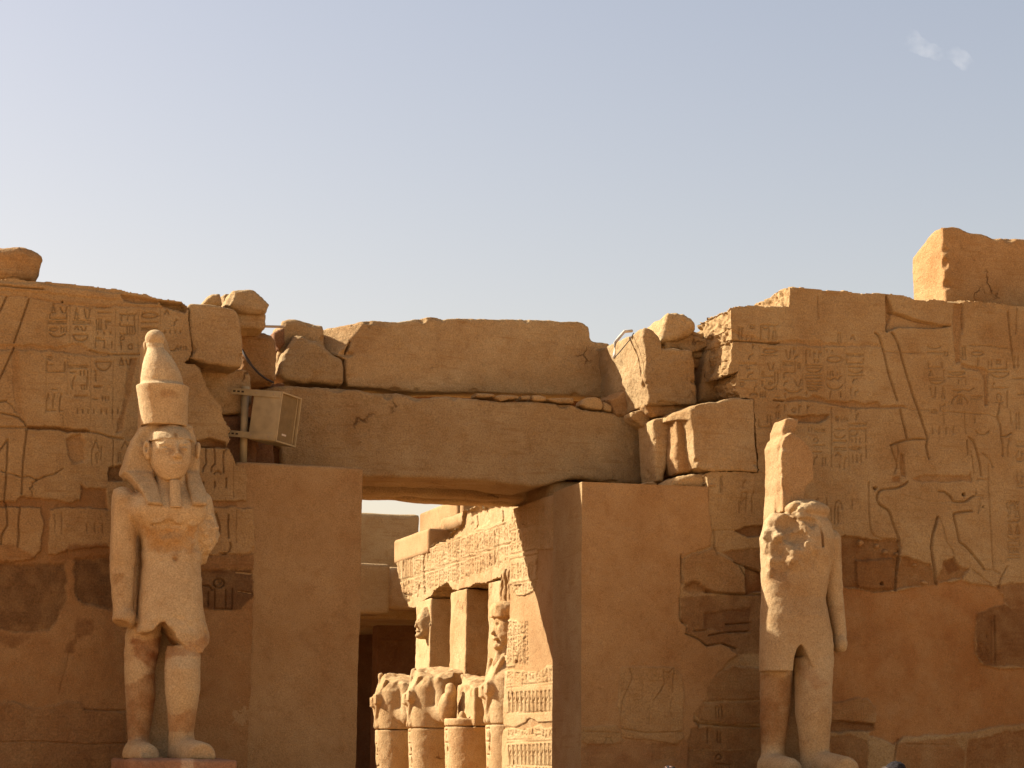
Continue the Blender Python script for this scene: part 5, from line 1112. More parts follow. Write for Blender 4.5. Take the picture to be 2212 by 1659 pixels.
# head: neck, skull, face
FH = Y1 - .02
Gd.put(*cone(at(368, 1050, FH, -.02), at(368, 1010, FH, -.03), .19, .18), .05)
Gd.put(*LR(FH, [(1037, 357, 380, -.26, .07, 2), (1031, 346, 391, -.21, .14, 2.1), (1022, 337, 399, -.16, .20, 2.2), (1008, 328, 407, -.12, .245, 2.3), (992, 323.5, 411, -.11, .255, 2.3), (972, 322.5, 412, -.10, .26, 2.3), (955, 325, 411, -.09, .26, 2.3), (940, 330, 406, -.07, .24, 2.2), (925, 340, 396, -.05, .18, 2)]), .02)
Gd.put(*cone(at(372, 970, FH, -.355), at(373, 990, FH, -.40), .020, .036), .028)                      # nose
Gd.put(*ell(at(373, 994, FH, -.375), np.array([.058, .045, .024])), .022)
for v in (348, 388):
    Gd.put(*ell(at(v, 976, FH, -.36), np.array([.062, .040, .026])), .03, 's')
    Gd.put(*ell(at(v, 976.5, FH, -.318), np.array([.052, .034, .019])), .010)
    Gd.put(*cone(at(v - 13, 967.5, FH, -.325), at(v + 13, 966.5, FH, -.33), .011, .011), .02)
Gd.put(*ell(at(370, 1011, FH, -.352), np.array([.080, .028, .015])), .016); Gd.put(*ell(at(370, 1018, FH, -.342), np.array([.070, .030, .017])), .016)
Gd.put(*cone(at(358, 1014.5, FH, -.378), at(383, 1014.5, FH, -.378), .004, .004), .006, 's')
# ear
Gd.put(*ell(at(313, 974, FH, -.16), np.array([.042, .07, .105])), .02); Gd.put(*ell(at(311, 971, FH, -.21), np.array([.018, .04, .055])), .01, 's'); Gd.put(*ell(at(315, 990, FH, -.16), np.array([.028, .05, .04])), .02)
Gd.put(*ell(at(424, 976, FH, -.12), np.array([.03, .06, .10])), .02)
Gd.put(*half((0, 0, zb), (0, 0, -1)), k=0, op='s')
def tint1(V):
    vv = proj(V); T = np.ones((len(V), 3))
    def blob(poly, col, f=10, w=9, s=0):
        d = psd(vv[:, 0] + w * fb(vv[:, 0], vv[:, 1], 0 * vv[:, 0], .06, 3, s), vv[:, 1] + w * fb(vv[:, 0], vv[:, 1], 0 * vv[:, 0], .06, 3, s + 5), poly)
        d = d + 5 * fb(vv[:, 0], vv[:, 1], 0 * vv[:, 0], .22, 3, s + 2); m = ((1 - sst(-f / 2, f / 2, d)) * np.clip(.72 + .5 * fb(vv[:, 0], vv[:, 1], 0 * vv[:, 0], .05, 3, s + 7), .3, 1))[:, None]; T[:] = T * (1 - m) + np.array(col) * m
    blob(c('G', 1040, 345, 1100, 335, 1150, 365, 1240, 330, 1330, 330, 1330, 560, 1270, 600, 1185, 560, 1090, 480), (.52, .30, .20), s=1)
    blob(c('G', 1000, 700, 1100, 690, 1190, 600, 1340, 600, 1250, 1150, 1010, 1170), (.60, .44, .35), s=2)
    blob(c('G', 1345, 255, 1430, 400, 1690, 300, 1690, 480, 1560, 470, 1440, 470, 1340, 520), (.78, .60, .48), s=3)
    blob(c('G', 1350, 930, 1420, 950, 1560, 900, 1620, 920, 1620, 1080, 1350, 1100), (.80, .62, .50), s=4)
    blob(c('F', 1170, 800, 1300, 830, 1500, 830, 1600, 790, 1590, 900, 1560, 1010, 1350, 1020, 1200, 1010), (.80, .62, .42), s=6)
    blob(c('F', 920, 1190, 1000, 1180, 1010, 1240, 930, 1270), (.70, .58, .46), s=7); blob(c('F', 1380, 1020, 1450, 1020, 1440, 1100, 1390, 1100), (.68, .56, .46), s=8)
    blob(c('F', 1270, 190, 1330, 180, 1340, 220, 1280, 220), (.78, .64, .48)); blob(c('F', 1440, 180, 1480, 180, 1480, 220, 1440, 220), (.7, .56, .42)); blob(c('F', 1360, 180, 1400, 180, 1400, 220, 1360, 230), (.74, .62, .52))
    return T
fin(Gd, "figure", M_STATUE, S1, [(9, .006, 3, 72), (34, .0025, 2, 73)], tint1)
# nemes headcloth: flared wings and front lappets
lo = np.array([pt(252, 1110, Y1)[0], Y1 - .5, pt(252, 1112, Y1)[2]]); hi = np.array([pt(445, 900, Y1)[0], Y1 + .42, pt(445, 905, Y1)[2]])
Gd = Grid(lo, hi, .0115)
Gd.put(*pris(XZ([(302, 925), (325, 917), (352, 915), (395, 916), (414, 924), (422, 950), (427, 985), (431, 1020), (430, 1026), (404, 1030), (330, 1032), (295, 1034), (274, 1032), (264, 1022), (267, 1008), (277, 975), (288, 948)], FH), FH - .10, FH + .30, .05))
Gd.put(*ell(at(365, 968, FH, -.02), np.array([53 * PX, .34, 52 * PX])), .03)
Gd.put(*pris(XZ([(298, 957), (420, 957), (416, 1000), (402, 1034), (396, 1112), (341, 1112), (334, 1034), (321, 1000), (318, 966)], FH), FH - .8, FH - .095, .0), .012, 's')
Gd.put(*shear(pris(XZ(c('V', 235, 900, 330, 1045, 480, 1270, 560, 1480, 790, 1500, 750, 1180, 690, 900), FH), FH - .12, FH + .2, .04), pt(300, 1020, FH)[2], pt(300, 1075, FH)[2], -.22), .03)
Gd.put(*shear(pris(XZ(c('V', 1208, 900, 1430, 900, 1470, 1060, 1510, 1300, 1500, 1500, 1265, 1505, 1215, 1180), FH), FH - .12, FH + .2, .04), pt(400, 1020, FH)[2], pt(400, 1075, FH)[2], -.22), .03)
Gd.noise(9, .014, 2, 78)
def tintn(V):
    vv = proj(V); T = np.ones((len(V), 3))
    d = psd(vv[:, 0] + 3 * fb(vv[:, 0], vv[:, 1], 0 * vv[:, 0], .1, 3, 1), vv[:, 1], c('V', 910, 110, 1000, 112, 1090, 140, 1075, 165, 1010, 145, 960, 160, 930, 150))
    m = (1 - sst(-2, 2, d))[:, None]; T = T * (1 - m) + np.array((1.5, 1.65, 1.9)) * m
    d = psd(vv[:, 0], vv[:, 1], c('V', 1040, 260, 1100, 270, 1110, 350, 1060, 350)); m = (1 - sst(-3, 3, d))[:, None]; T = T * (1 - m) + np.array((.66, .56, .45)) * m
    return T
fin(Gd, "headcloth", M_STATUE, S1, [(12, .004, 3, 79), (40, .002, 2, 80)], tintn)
# ceremonial beard
Gd = Grid(at(345, 1105, FH, -.52), at(396, 1022, FH, -.08), .01)
Gd.put(*loft([(at(0, 1026, FH)[2], at(369, 1030, FH)[0], FH - .28, .055, .07, 2.6), (at(0, 1088, FH)[2], at(371, 1088, FH)[0], FH - .33, .072, .075, 2.8)]))
fin(Gd, "beard", M_STATUE, S1, [(14, .004, 3, 81)])
# crown: cup of the red crown and bulb of the white crown
lo = np.array([pt(285, 925, Y1)[0], Y1 - .55, pt(285, 926, Y1)[2]]); hi = np.array([pt(420, 700, Y1)[0], Y1 + .55, pt(285, 706, Y1)[2]])
Gd = Grid(lo, hi, .0115)
Gd.put(*LR(Y1, [(919, 304, 405, 0, .275, 2), (895, 303, 405, 0, .277, 2), (870, 300, 405.5, 0, .285, 2), (850, 297, 406.5, 0, .295, 2), (838, 295, 408, 0, .305, 2), (831, 294.5, 409, 0, .308, 2)]))
Gd.put(*LR(Y1, [(834, 294, 410, 0, .30, 2), (826, 305, 396, 0, .25, 2)]), .0)
Gd.put(*LR(Y1, [(835, 303.5, 396.5, 0, .255, 2), (815, 304, 394, 0, .25, 2), (800, 306, 389, 0, .24, 2), (785, 308.5, 381, 0, .215, 2), (770, 312.5, 371.5, 0, .175, 2), (758, 317, 361, 0, .135, 2), (752, 318, 354, 0, .115, 2), (745, 316, 354, 0, .105, 2)]), .012)
Gd.put(*ell(at(335, 732, Y1), np.array([21.5 * PX, .118, 20 * PX])), .03)
def tintc(V):
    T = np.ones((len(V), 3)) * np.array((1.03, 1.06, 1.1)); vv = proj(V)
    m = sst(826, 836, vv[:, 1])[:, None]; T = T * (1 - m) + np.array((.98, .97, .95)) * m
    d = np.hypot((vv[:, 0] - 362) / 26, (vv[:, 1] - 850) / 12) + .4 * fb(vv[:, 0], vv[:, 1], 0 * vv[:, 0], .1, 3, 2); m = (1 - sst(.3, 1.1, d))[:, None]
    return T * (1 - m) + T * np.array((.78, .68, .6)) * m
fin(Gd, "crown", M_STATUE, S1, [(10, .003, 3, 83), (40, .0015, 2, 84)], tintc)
# back pillar behind crown, body and legs
Gd = Grid(np.array([pt(290, 1640, Y1)[0] - .03, Y1 + .1, zb - .02]), np.array([pt(432, 800, Y1)[0], Y1 + .66, pt(310, 722, Y1)[2]]), .02)
Gd.put(*pris(XZ([(318, 731), (310, 740), (302, 752), (299, 790), (297, 830), (299, 880), (301, 930), (290, 940), (290, 1645), (425, 1645), (425, 930), (392, 925), (385, 840), (375, 780), (360, 731)], Y1 + .26), Y1 + .26, Y1 + .60, .012))
Gd.noise(4, .012, 2, 85)
fin(Gd, "back_pillar", M_STATUE, S1, [(10, .004, 3, 86)])
pa, pb = pt(258, 1640, Y1), pt(478, 1640, Y1)
Gd = Grid((pa[0] - .1, Y1 - 1.15, -.1), (pb[0] + .1, Y1 + .75, zb + .1), .028)
Gd.put(*box((pa[0], Y1 - 1.02, -.06), (pb[0], Y1 + .64, zb), .03)); Gd.noise(3, .04, 3, 87)
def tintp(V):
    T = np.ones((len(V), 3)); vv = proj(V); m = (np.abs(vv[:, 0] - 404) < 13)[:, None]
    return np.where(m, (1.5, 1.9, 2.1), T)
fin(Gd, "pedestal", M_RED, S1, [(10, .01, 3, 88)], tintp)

# ---- right statue, headless
Y2 = -1.15
PX2 = 28.6 / FOC
zb2 = pt(1720, 1670, Y2)[2]
org = pt(1722, 1648, Y2); org[2] = 0
S2 = empty("colossal_statue", org, "headless broken stone colossus with one arm, right of the doorway", "statue")
lo = np.array([pt(1630, 1650, Y2)[0] - .05, Y2 - .8, zb2 - .03]); hi = np.array([pt(1832, 1060, Y2)[0], Y2 + .62, pt(1700, 1072, Y2)[2]])
Gd = Grid(lo, hi, .015)
# right-hand arm (his left)
Gd.put(*cone(at(1791, 1168, Y2), at(1800, 1265, Y2, .02), 25 * PX2, 20 * PX2, .85), .05)
Gd.put(*cone(at(1800, 1265, Y2, .02), at(1810, 1372, Y2, -.06), 20 * PX2, 14 * PX2, .9), .03)
Gd.put(*ell(at(1809, 1392, Y2, -.07), np.array([14 * PX2, .14, 22 * PX2])), .03)
Gd.put(half(at(1810, 1409, Y2), (.1, 0, -1))[0], (at(1795, 1440, Y2, -.4), at(1832, 1405, Y2, .4)), k=.01, op='s')
Gd.put(*LR(Y2, [(1108, 1668, 1775, .02, .24, 2.3), (1125, 1655, 1790, 0, .28, 2.4), (1160, 1647, 1797, -.02, .33, 2.5), (1200, 1648, 1792, -.02, .33, 2.5), (1240, 1649, 1785, 0, .30, 2.5), (1290, 1649, 1778, 0, .28, 2.5), (1330, 1648, 1784, -.03, .30, 2.7), (1390, 1646, 1794, -.04, .30, 2.7), (1450, 1646, 1795, -.05, .30, 2.6)]))
Gd.put(*pris(XZ([(1706, 1394), (1714, 1402), (1722, 1422), (1730, 1442), (1810, 1444), (1830, 1500), (1620, 1500), (1640, 1458), (1664, 1456), (1690, 1460), (1692, 1425), (1698, 1404)], Y2), Y2 - .9, Y2 + .9, 0), .025, 's')
Gd.put(*LR(Y2, [(1400, 1648, 1710, .06, .22, 2.2), (1455, 1645, 1708, .08, .21, 2.2), (1500, 1644, 1708, .08, .20, 2.1), (1560, 1645, 1700, .10, .19, 2.1), (1615, 1647, 1692, .12, .16, 2), (1675, 1646, 1698, .12, .18, 2)]), .02)
Gd.put(*LR(Y2, [(1420, 1718, 1795, -.07, .25, 2.3), (1450, 1720, 1795, -.11, .24, 2.2), (1480, 1720, 1794, -.16, .22, 2.1), (1540, 1721, 1793, -.18, .22, 2.1), (1590, 1727, 1790, -.16, .18, 2), (1625, 1730, 1788, -.15, .16, 2), (1675, 1728, 1796, -.14, .19, 2)]), .02)
for (v0, v1, d0, d1, r0, r1) in ((1668, 1676, .05, -.42, .17, .15), (1760, 1772, -.22, -.70, .19, .17)):
    Gd.put(*cone(at(v0, 1656, Y2, d0), at(v1, 1663, Y2, d1), r0, r1), .05)
Gd.put(*ell(at(1781, 1240, Y2, -.30), np.array([.035, .12, .36])), .03, 's')
# broken neck and hollows in the chest and left shoulder
Gd.put(*ell(at(1742, 1103, Y2, .0), np.array([.30, .26, .14])), .04)
Gd.put(*ell(at(1688, 1136, Y2, -.34), np.array([.20, .22, .17])), .015, 's')
Gd.put(*ell(at(1694, 1165, Y2, -.36), np.array([.16, .20, .17])), .015, 's')
Gd.put(*ell(at(1660, 1215, Y2, -.40), np.array([.20, .24, .36])), .03, 's')
Gd.put(*ell(at(1726, 1128, Y2, -.34), np.array([.16, .13, .06])), .015, 's')
Gd.put(*pris(XZ([(1748, 1122), (1752, 1122), (1758, 1186), (1752, 1188)], Y2), Y2 - .9, Y2 - .27, 0), .015, 's')
Gd.put(*ell(at(1739, 1425 - 0, Y2, -.32), np.array([.01, .01, .01])), .0, 's')
Gd.put(*ell(at(1740, 1285, Y2, -.30), np.array([.025, .03, .018])), .01, 's')
def msk2(X, Y, Z):
    z0, z1 = pt(1700, 1265, Y2)[2], pt(1700, 1215, Y2)[2]
    x0 = pt(1752, 1180, Y2)[0]
    return np.clip((Z - z0) / (z1 - z0), 0, 1) * np.clip((x0 - X) / .12, 0, 1) * np.clip((Y2 - .02 - Y) / .12, .12, 1)
Gd.noise(6.5, .085, 4, 91, msk2)
Gd.put(*half((0, 0, zb2), (0, 0, -1)), k=0, op='s')
def tint2(V):
    vv = proj(V); T = np.ones((len(V), 3))
    def blob(poly, col, f=10, w=9, s=0):
        d = psd(vv[:, 0] + w * fb(vv[:, 0], vv[:, 1], 0 * vv[:, 0], .05, 3, s), vv[:, 1] + w * fb(vv[:, 0], vv[:, 1], 0 * vv[:, 0], .05, 3, s + 5), poly)
        d = d + 5 * fb(vv[:, 0], vv[:, 1], 0 * vv[:, 0], .22, 3, s + 2); m = ((1 - sst(-f / 2, f / 2, d)) * np.clip(.72 + .5 * fb(vv[:, 0], vv[:, 1], 0 * vv[:, 0], .05, 3, s + 7), .3, 1))[:, None]; T[:] = T * (1 - m) + np.array(col) * m
    blob(c('M', 60, 620, 140, 615, 330, 640, 330, 700, 320, 1200, 60, 1180), (.70, .54, .42), s=1)
    blob(c('L', 130, 1250, 250, 1300, 330, 1420, 300, 1480, 200, 1420), (.72, .6, .5), s=2)
    blob(c('M', 380, 560, 470, 540, 560, 640, 620, 700, 520, 740, 420, 640), (.84, .7, .62), s=3)
    return T
fin(Gd, "figure", M_STATUE, S2, [(9, .007, 3, 92), (34, .003, 2, 93)], tint2)
# back pillar with what is left of the crown
lo = np.array([pt(1640, 1650, Y2)[0] - .1, Y2 - .1, zb2 - .02]); hi = np.array([pt(1800, 1060, Y2)[0], Y2 + .7, pt(1700, 890, Y2)[2]])
Gd = Grid(lo, hi, .016)
yf = Y2 + .02
Gd.put(*pris(XZ([(1710, 934), (1726, 942), (1743, 957), (1757, 977), (1758, 1037), (1740, 1052), (1737, 1085), (1740, 1105), (1692, 1105), (1690, 1075), (1688, 1040), (1689, 1000), (1687, 962), (1693, 944)], yf), yf, yf + .54, .02))
Gd.put(*pris(XZ([(1697, 905), (1710, 904), (1723, 907), (1719, 922), (1711, 937), (1712, 960), (1690, 960), (1688, 930)], yf + .16), yf + .14, yf + .54, .02), .02)
Gd.put(*pris(XZ([(1690, 1040), (1676, 1060), (1672, 1110), (1672, 1680), (1770, 1680), (1770, 1110), (1740, 1080)], yf + .2), yf + .2, yf + .56, .02))
Gd.put(*half(at(1672, 918, yf, .54), (-1, .30, .62)), .03, 's')
Gd.noise(7, .05, 3, 95, lambda X, Y, Z: np.clip((yf + .17 - Y) / .08, 0, 1) * np.clip((pt(1705, 1000, yf)[0] - X) / .05, 0, 1))
Gd.noise(7, .04, 3, 96, lambda X, Y, Z: np.clip((Z - pt(1700, 945, yf)[2]) / .1, 0, 1) * np.clip((yf + .3 - Y) / .1, 0, 1))
x9 = at(1689, 1000, yf, .25)[0] - .02
Gd.put(*cone((x9 - .02, yf + .27, at(1689, 930, yf)[2]), (x9 - .0, yf + .30, at(1689, 1070, yf)[2]), .013, .013), .004, 's')
fin(Gd, "back_pillar", M_STATUE, S2, [(12, .006, 3, 97), (40, .003, 2, 98)], lambda V: np.tile((.92, .86, .8), (len(V), 1)))
pa, pb = pt(1630, 1648, Y2), pt(1812, 1648, Y2)
Gd = Grid((pa[0] - .1, Y2 - 1.15, -.1), (pb[0] + .1, Y2 + .75, zb2 + .1), .03)
Gd.put(*box((pa[0], Y2 - 1.02, -.06), (pb[0], Y2 + .64, zb2), .03)); Gd.noise(3, .03, 3, 99)
fin(Gd, "pedestal", M_STATUE, S2, [(10, .01, 3, 100)])
# ------------------------------------------------------------------ carved passage wall behind the right pier
XP = XJ + .03
R = Ras(1060, 1020, 1290, 2080, 2.0)
ofs = dict(w=2.0, d=.022)
# plaster everywhere first, carved stone left showing on top
R.region([(1060, 1020), (1300, 1020), (1300, 2080), (1060, 2080)], h=-.012, tint=(1.0, .97, .92), part=1, feather=2, warp=0)
def carved(poly, sd, h=.012, tint=(1.04, 1.04, 1.04)): R.region(poly, h=h, tint=tint, part=0, feather=2, warp=2.5, seed=sd, wsc=.12)
carved([(1060, 1020), (1300, 1020)] + c('H', 1960, 640, 1760, 640, 1750, 900, 1740, 1010, 1690, 1040, 1640, 1060, 1580, 1060, 1545, 1000, 1535, 960, 1400, 960), 1)
carved(c('I', 1495, 330, 1530, 312, 1570, 330, 1610, 370, 1635, 430, 1636, 700, 1615, 660, 1590, 620, 1575, 680, 1560, 745, 1490, 750), 2)
carved(c('I', 1440, 790, 1500, 785, 1530, 770, 1580, 785, 1640, 780, 1700, 800, 1745, 790, 1760, 830, 1800, 790, 1830, 760, 1850, 740, 1900, 735, 1960, 740, 1960, 1180, 1930, 1235, 1780, 1245, 1700, 1210, 1640, 1260, 1560, 1290, 1440, 1285), 3)
carved(c('I', 1440, 1310, 1560, 1300, 1640, 1320, 1720, 1290, 1800, 1260, 1830, 1300, 1880, 1290, 1960, 1300, 1960, 2300, 1440, 2300), 4)
yb = c('I', 0, 1180, 0, 1290)
PXH = dict(w=1.5, dep=.03)
def pband(y0a, y0b, cr='I', x0=1500, x1=1945): R.cut(c(cr, x0, y0a, x1, y0b), **PXH)
for a, b in ((915, 880), (940, 900), (1165, 1150), (1405, 1390), (1430, 1410), (1640, 1640), (1710, 1715), (1735, 1742), (1960, 1985)): pband(a, b)
for x in range(1515, 1940, 36):      # rows of adoring birds on baskets: tall strips
    for y0, y1 in ((960, 1150), (1440, 1630), (1765, 1950)):
        f = (1940 - x) / 440.0
        R.cut(c('I', x, y0 + 22 * f, x + 2, y1), w=2.4, dep=.05)
        R.cut(c('I', x + 12, y0 + 22 * f, x + 20, y0 + 60, x + 10, y0 + 95), w=1.5, dep=.03); R.cut(c('I', x + 6, y0 + 115, x + 24, y0 + 112), w=1.4, dep=.03); R.cut(c('I', x + 15, y0 + 120, x + 16, y1), w=1.5, dep=.03)
def pcol(cr, x0, x1, y0, y1, sd, d=.03, w=1.5):
    (a, b), (e, f) = c(cr, x0, y0, x1, y1); column(R, a, e, b, f, sd, w, d * .7, -.06)
for i, x in enumerate(range(1505, 1930, 62)):
    pcol('I', x, x + 54, 800 - (30 if x > 1800 else 0), 905, 200 + i); pcol('I', x, x + 54, 1315, 1395, 220 + i); pcol('I', x, x + 54, 1650, 1705, 240 + i)
for i, x in enumerate(range(1500, 1640, 46)): pcol('I', x + 4, x + 42, 345, 740, 260 + i)
R.cut(c('I', 1512, 475, 1636, 450), **PXH)
for i, x in enumerate(range(1535, 1960, 52)):
    for j, (y0, y1) in enumerate(((280, 470), (500, 670), (780, 930), (955, 1060))):
        if j > 1 and x > 1720: continue
        s = -.28 * (x - 1535)
        pcol('H', x, x + 44, y0 + s * .35, y1 + s * .35, 300 + i * 5 + j, .026)
for a, b in ((690, 640), (735, 690), (480, 420), (955, 920)): R.cut(c('H', 1530, a, 1760, b), w=2.2, dep=.03)
R.region(c('H', 1560, 965, 1620, 960, 1610, 1000, 1570, 1010), h=-.06, tint=(.6, .5, .42), feather=2, warp=2)
pz = on_x(np.array([(1100.0, 1300.0)]), XP)[0]
PO = []
edge_v = c('H', 1532, 180, 1540, 265, 1535, 500, 1530, 680, 1525, 850, 1518, 950, 1510, 1200, 1500, 1500) + c('I', 1490, 600, 1480, 900, 1462, 1180, 1470, 1290, 1452, 1400, 1448, 1660) + [(1082, 1900), (1080, 2060)]
yt = on_x(np.array([(1107.0, 1096.0)]), XP)[0, 1]
PT2 = proj(np.array([[XP, .92, ZT - .03], [XP, yt, ZT - .03]]))
PO = [tuple(PT2[0]), tuple(PT2[1])] + [(x, y) for x, y in edge_v[2:]] + [(1200, 2060)]
pw = sheet("passage_wall", 'x', XP, PO, .013, R, M_COURT, .55, jag=1.5, parts=[(.5, "plaster_patch", M_PLASTER)], lays=[(1.5, .012, 3, 31), (8, .006, 3, 32), (30, .004, 2, 33)], side_amp=.02, seed=9)
tag(pw, "carved side wall of the doorway passage, half sunlit, half shadowed, with rows of birds", "wall", kind="thing")

# ------------------------------------------------------------------ colonnade on the right side of the court
XC = 13.0
R = Ras(830, 1020, 1125, 1360, 3.0)
def edge(k, *xy):
    P = c(k, *xy); xs = [p[0] for p in P]; ys = [p[1] for p in P]
    return lambda x: float(np.interp(x, xs, ys))
eU = edge('S', 205, 1010, 640, 880, 740, 835, 1010, 735, 1200, 680, 1580, 560, 1960, 440)
eM = edge('S', 205, 1390, 270, 1370, 630, 1245, 1140, 1075, 1700, 870, 1960, 780)
eL = edge('S', 205, 1690, 640, 1545, 1140, 1390, 1700, 1200, 1960, 1120)
for e, w in ((eU, 1.6), (eM, 1.6), (lambda x: eM(x) - 3.2, 1.6), (lambda x: eU(x) + 3, 1.4)):
    xs = np.arange(852, 1110, 8.0); R.cut([(x, e(x)) for x in xs], w, .05)
rg = random.Random(8)
x = 853.0; i = 0
while x < 1102:
    wd = 6.2 + .012 * (x - 850) + rg.random() * 1.2
    if x < 893:                              # torus strip of fine vertical lines
        for q in (0, 2.2, 4.4): R.cut([(x + q, eU(x) + 6), (x + q, eM(x) - 5)], 1.1, .04)
    else: column(R, x, x + wd, eU(x) + 5, eM(x) - 5, 400 + i, 1.15, .030, -.3, .85)
    column(R, x, x + wd, eM(x) + 4, eL(x) - 3, 460 + i, 1.15, .030, -.3, .85)
    if i % 3 == 0: R.cut([(x - .6, eU(x) + 4), (x - .6, eL(x))], 1.3, .05)
    x += wd + 1.4; i += 1
R.cut(c('S', 640, 900, 620, 1100, 628, 1300, 640, 1560), 3, .10)
for p in (c('S', 1150, 680, 1145, 1000, 1150, 1400), c('S', 1710, 600, 1705, 900, 1700, 1100)): R.cut(p, 1.8, .05)
R.cut(c('S', 330, 1000, 320, 1250, 325, 1500, 360, 1659), 1.8, .08); R.cut(c('S', 560, 1400, 540, 1600), 1.8, .06)
for a, b in ((1350, 380), (1760, 300)): R.cut(c('S', a, b, a + 10, b + 120, a - 10, b + 190), 2.4, .10)
R.region(c('S', 700, 330, 2000, 150, 2000, 420, 1580, 540, 1200, 660, 1010, 720, 740, 820, 690, 820), h=-.10, feather=4, warp=6, wsc=.12)
R.region(c('S', 1290, 300, 1500, 250, 1560, 420, 1400, 560, 1300, 560), h=-.04, add=True, feather=3, warp=5, wsc=.12, seed=4)
R.region(c('S', 300, 1560, 400, 1540, 440, 1659, 330, 1700), h=-.08, feather=4, warp=5, wsc=.12, seed=5)
AO = c('S', 200, 1050, 640, 905, 690, 920, 715, 850, 745, 812, 800, 780, 870, 755, 1000, 705, 1020, 640, 1070, 590, 1150, 550, 1190, 500, 1215, 300, 1290, 280, 1330, 262, 1400, 240, 1420, 205, 1500, 200, 1530, 270, 1545, 190, 1980, 170, 2300, 100) + [(1150, 1230)] + \
     c('H', 1560, 830, 1490, 850, 1478, 880, 1420, 895, 1310, 935, 1270, 940, 1220, 945, 1190, 955, 1150, 980, 1100, 985, 1040, 1010, 1000, 1000, 965, 945, 935, 940, 900, 970, 830, 1015, 815, 1060, 760, 1090, 705, 1115, 690, 1150, 640, 1165, 610, 1160, 590, 1120, 560, 1085)
ar = sheet("architrave", 'x', XC, AO, .02, R, M_COURT, 1.3, jag=4, lays=[(1.5, .02, 3, 41), (6, .015, 3, 42), (25, .008, 2, 43)], side_amp=.05, seed=11)
tag(ar, "sunlit carved beam resting on the pillars of the court, seen through the doorway", "beam", kind="thing")
pc = [48.3, 45.45, 42.62, 39.8]
ZA = 5.15
labels = ["farthest square pillar of the sunlit row, with a broken face left on it", "middle square pillar of the sunlit row, above the statue broken open at the chest", "third square pillar of the sunlit row, beside the feather crown"]
labels.append("nearest square pillar, mostly hidden by the passage wall")
PILLARS = []
for k, D in enumerate(pc):
    yc = D - 27
    f, b = box((XC, yc - .62, -.05), (XC + 1.25, yc + .62, ZA + .1), .02); Gd = Grid(np.array(b[0]) - .1, np.array(b[1]) + .1, .035); Gd.put(f, b); Gd.noise(1.5, .02, 2, 50 + k)
    V, F = Gd.mesh(); V = rough(V, F, [(6, .012, 3, 60 + k), (14, .01, 3, 61)])
    PILLARS.append(mk("pillar", V, F, M_COURT))
    tag(PILLARS[-1], labels[k], "pillar", "pillars of the court colonnade", "thing")
tag(solid("roof_slab", (XC + .35, 15.4, 6.75), (XC + 3.6, 21.2, 7.1), M_COURT, None, .1, .04, 55), "roof slab over the court colonnade, behind the carved beam", "roof slab", kind="thing")
tag(solid("colonnade_wall", (XC + 3.3, 3.2, -.1), (XC + 3.9, 27, 6.9), M_WALL, None, .12, .04, 56), "shaded rear wall of the court colonnade, between the pillars", "wall", kind="thing")
# squared new blocks on top of the beam
def onx_box(pa, pb, x0, wd, ztopv, zbotv, name, label, cat="stone block"):
    a, b = on_x(np.array([pa]), x0)[0], on_x(np.array([pb]), x0)[0]
    y0, y1 = min(a[1], b[1]), max(a[1], b[1])
    zt = on_x(np.array([ztopv]), x0)[0, 2]; zbm = on_x(np.array([zbotv]), x0)[0, 2]
    f, bb = box((x0, y0, zbm), (x0 + wd, y1, zt), .012); Gd = Grid(np.array(bb[0]) - .08, np.array(bb[1]) + .08, .04); Gd.put(f, bb)
    V, F = Gd.mesh(); V = rough(V, F, [(3, .01, 3, 71)])
    return tag(mk(name, V, F, M_PLASTER), label, cat, "smooth repair blocks on the court beam", "thing")
bA = onx_box(c('S', 172, 1040)[0], c('S', 690, 880)[0], XC - .03, .75, c('S', 690, 556)[0], c('S', 640, 950)[0], "repair_block", "smooth squared repair block sitting on the sunlit beam, its near side shaded")
bB = onx_box(c('S', 560, 500)[0], c('S', 1130, 400)[0], XC + 1.2, 1.0, c('S', 560, 330)[0], c('S', 700, 640)[0], "repair_block", "taller smooth sunlit repair block further back, rising against the strip of sky")
bC = onx_box(c('S', 1172, 400)[0], c('S', 1216, 390)[0], XC + .5, .5, c('S', 1190, 120)[0], c('S', 1190, 560)[0], "repair_block", "slender sunlit repair block just under the rear lintel edge")

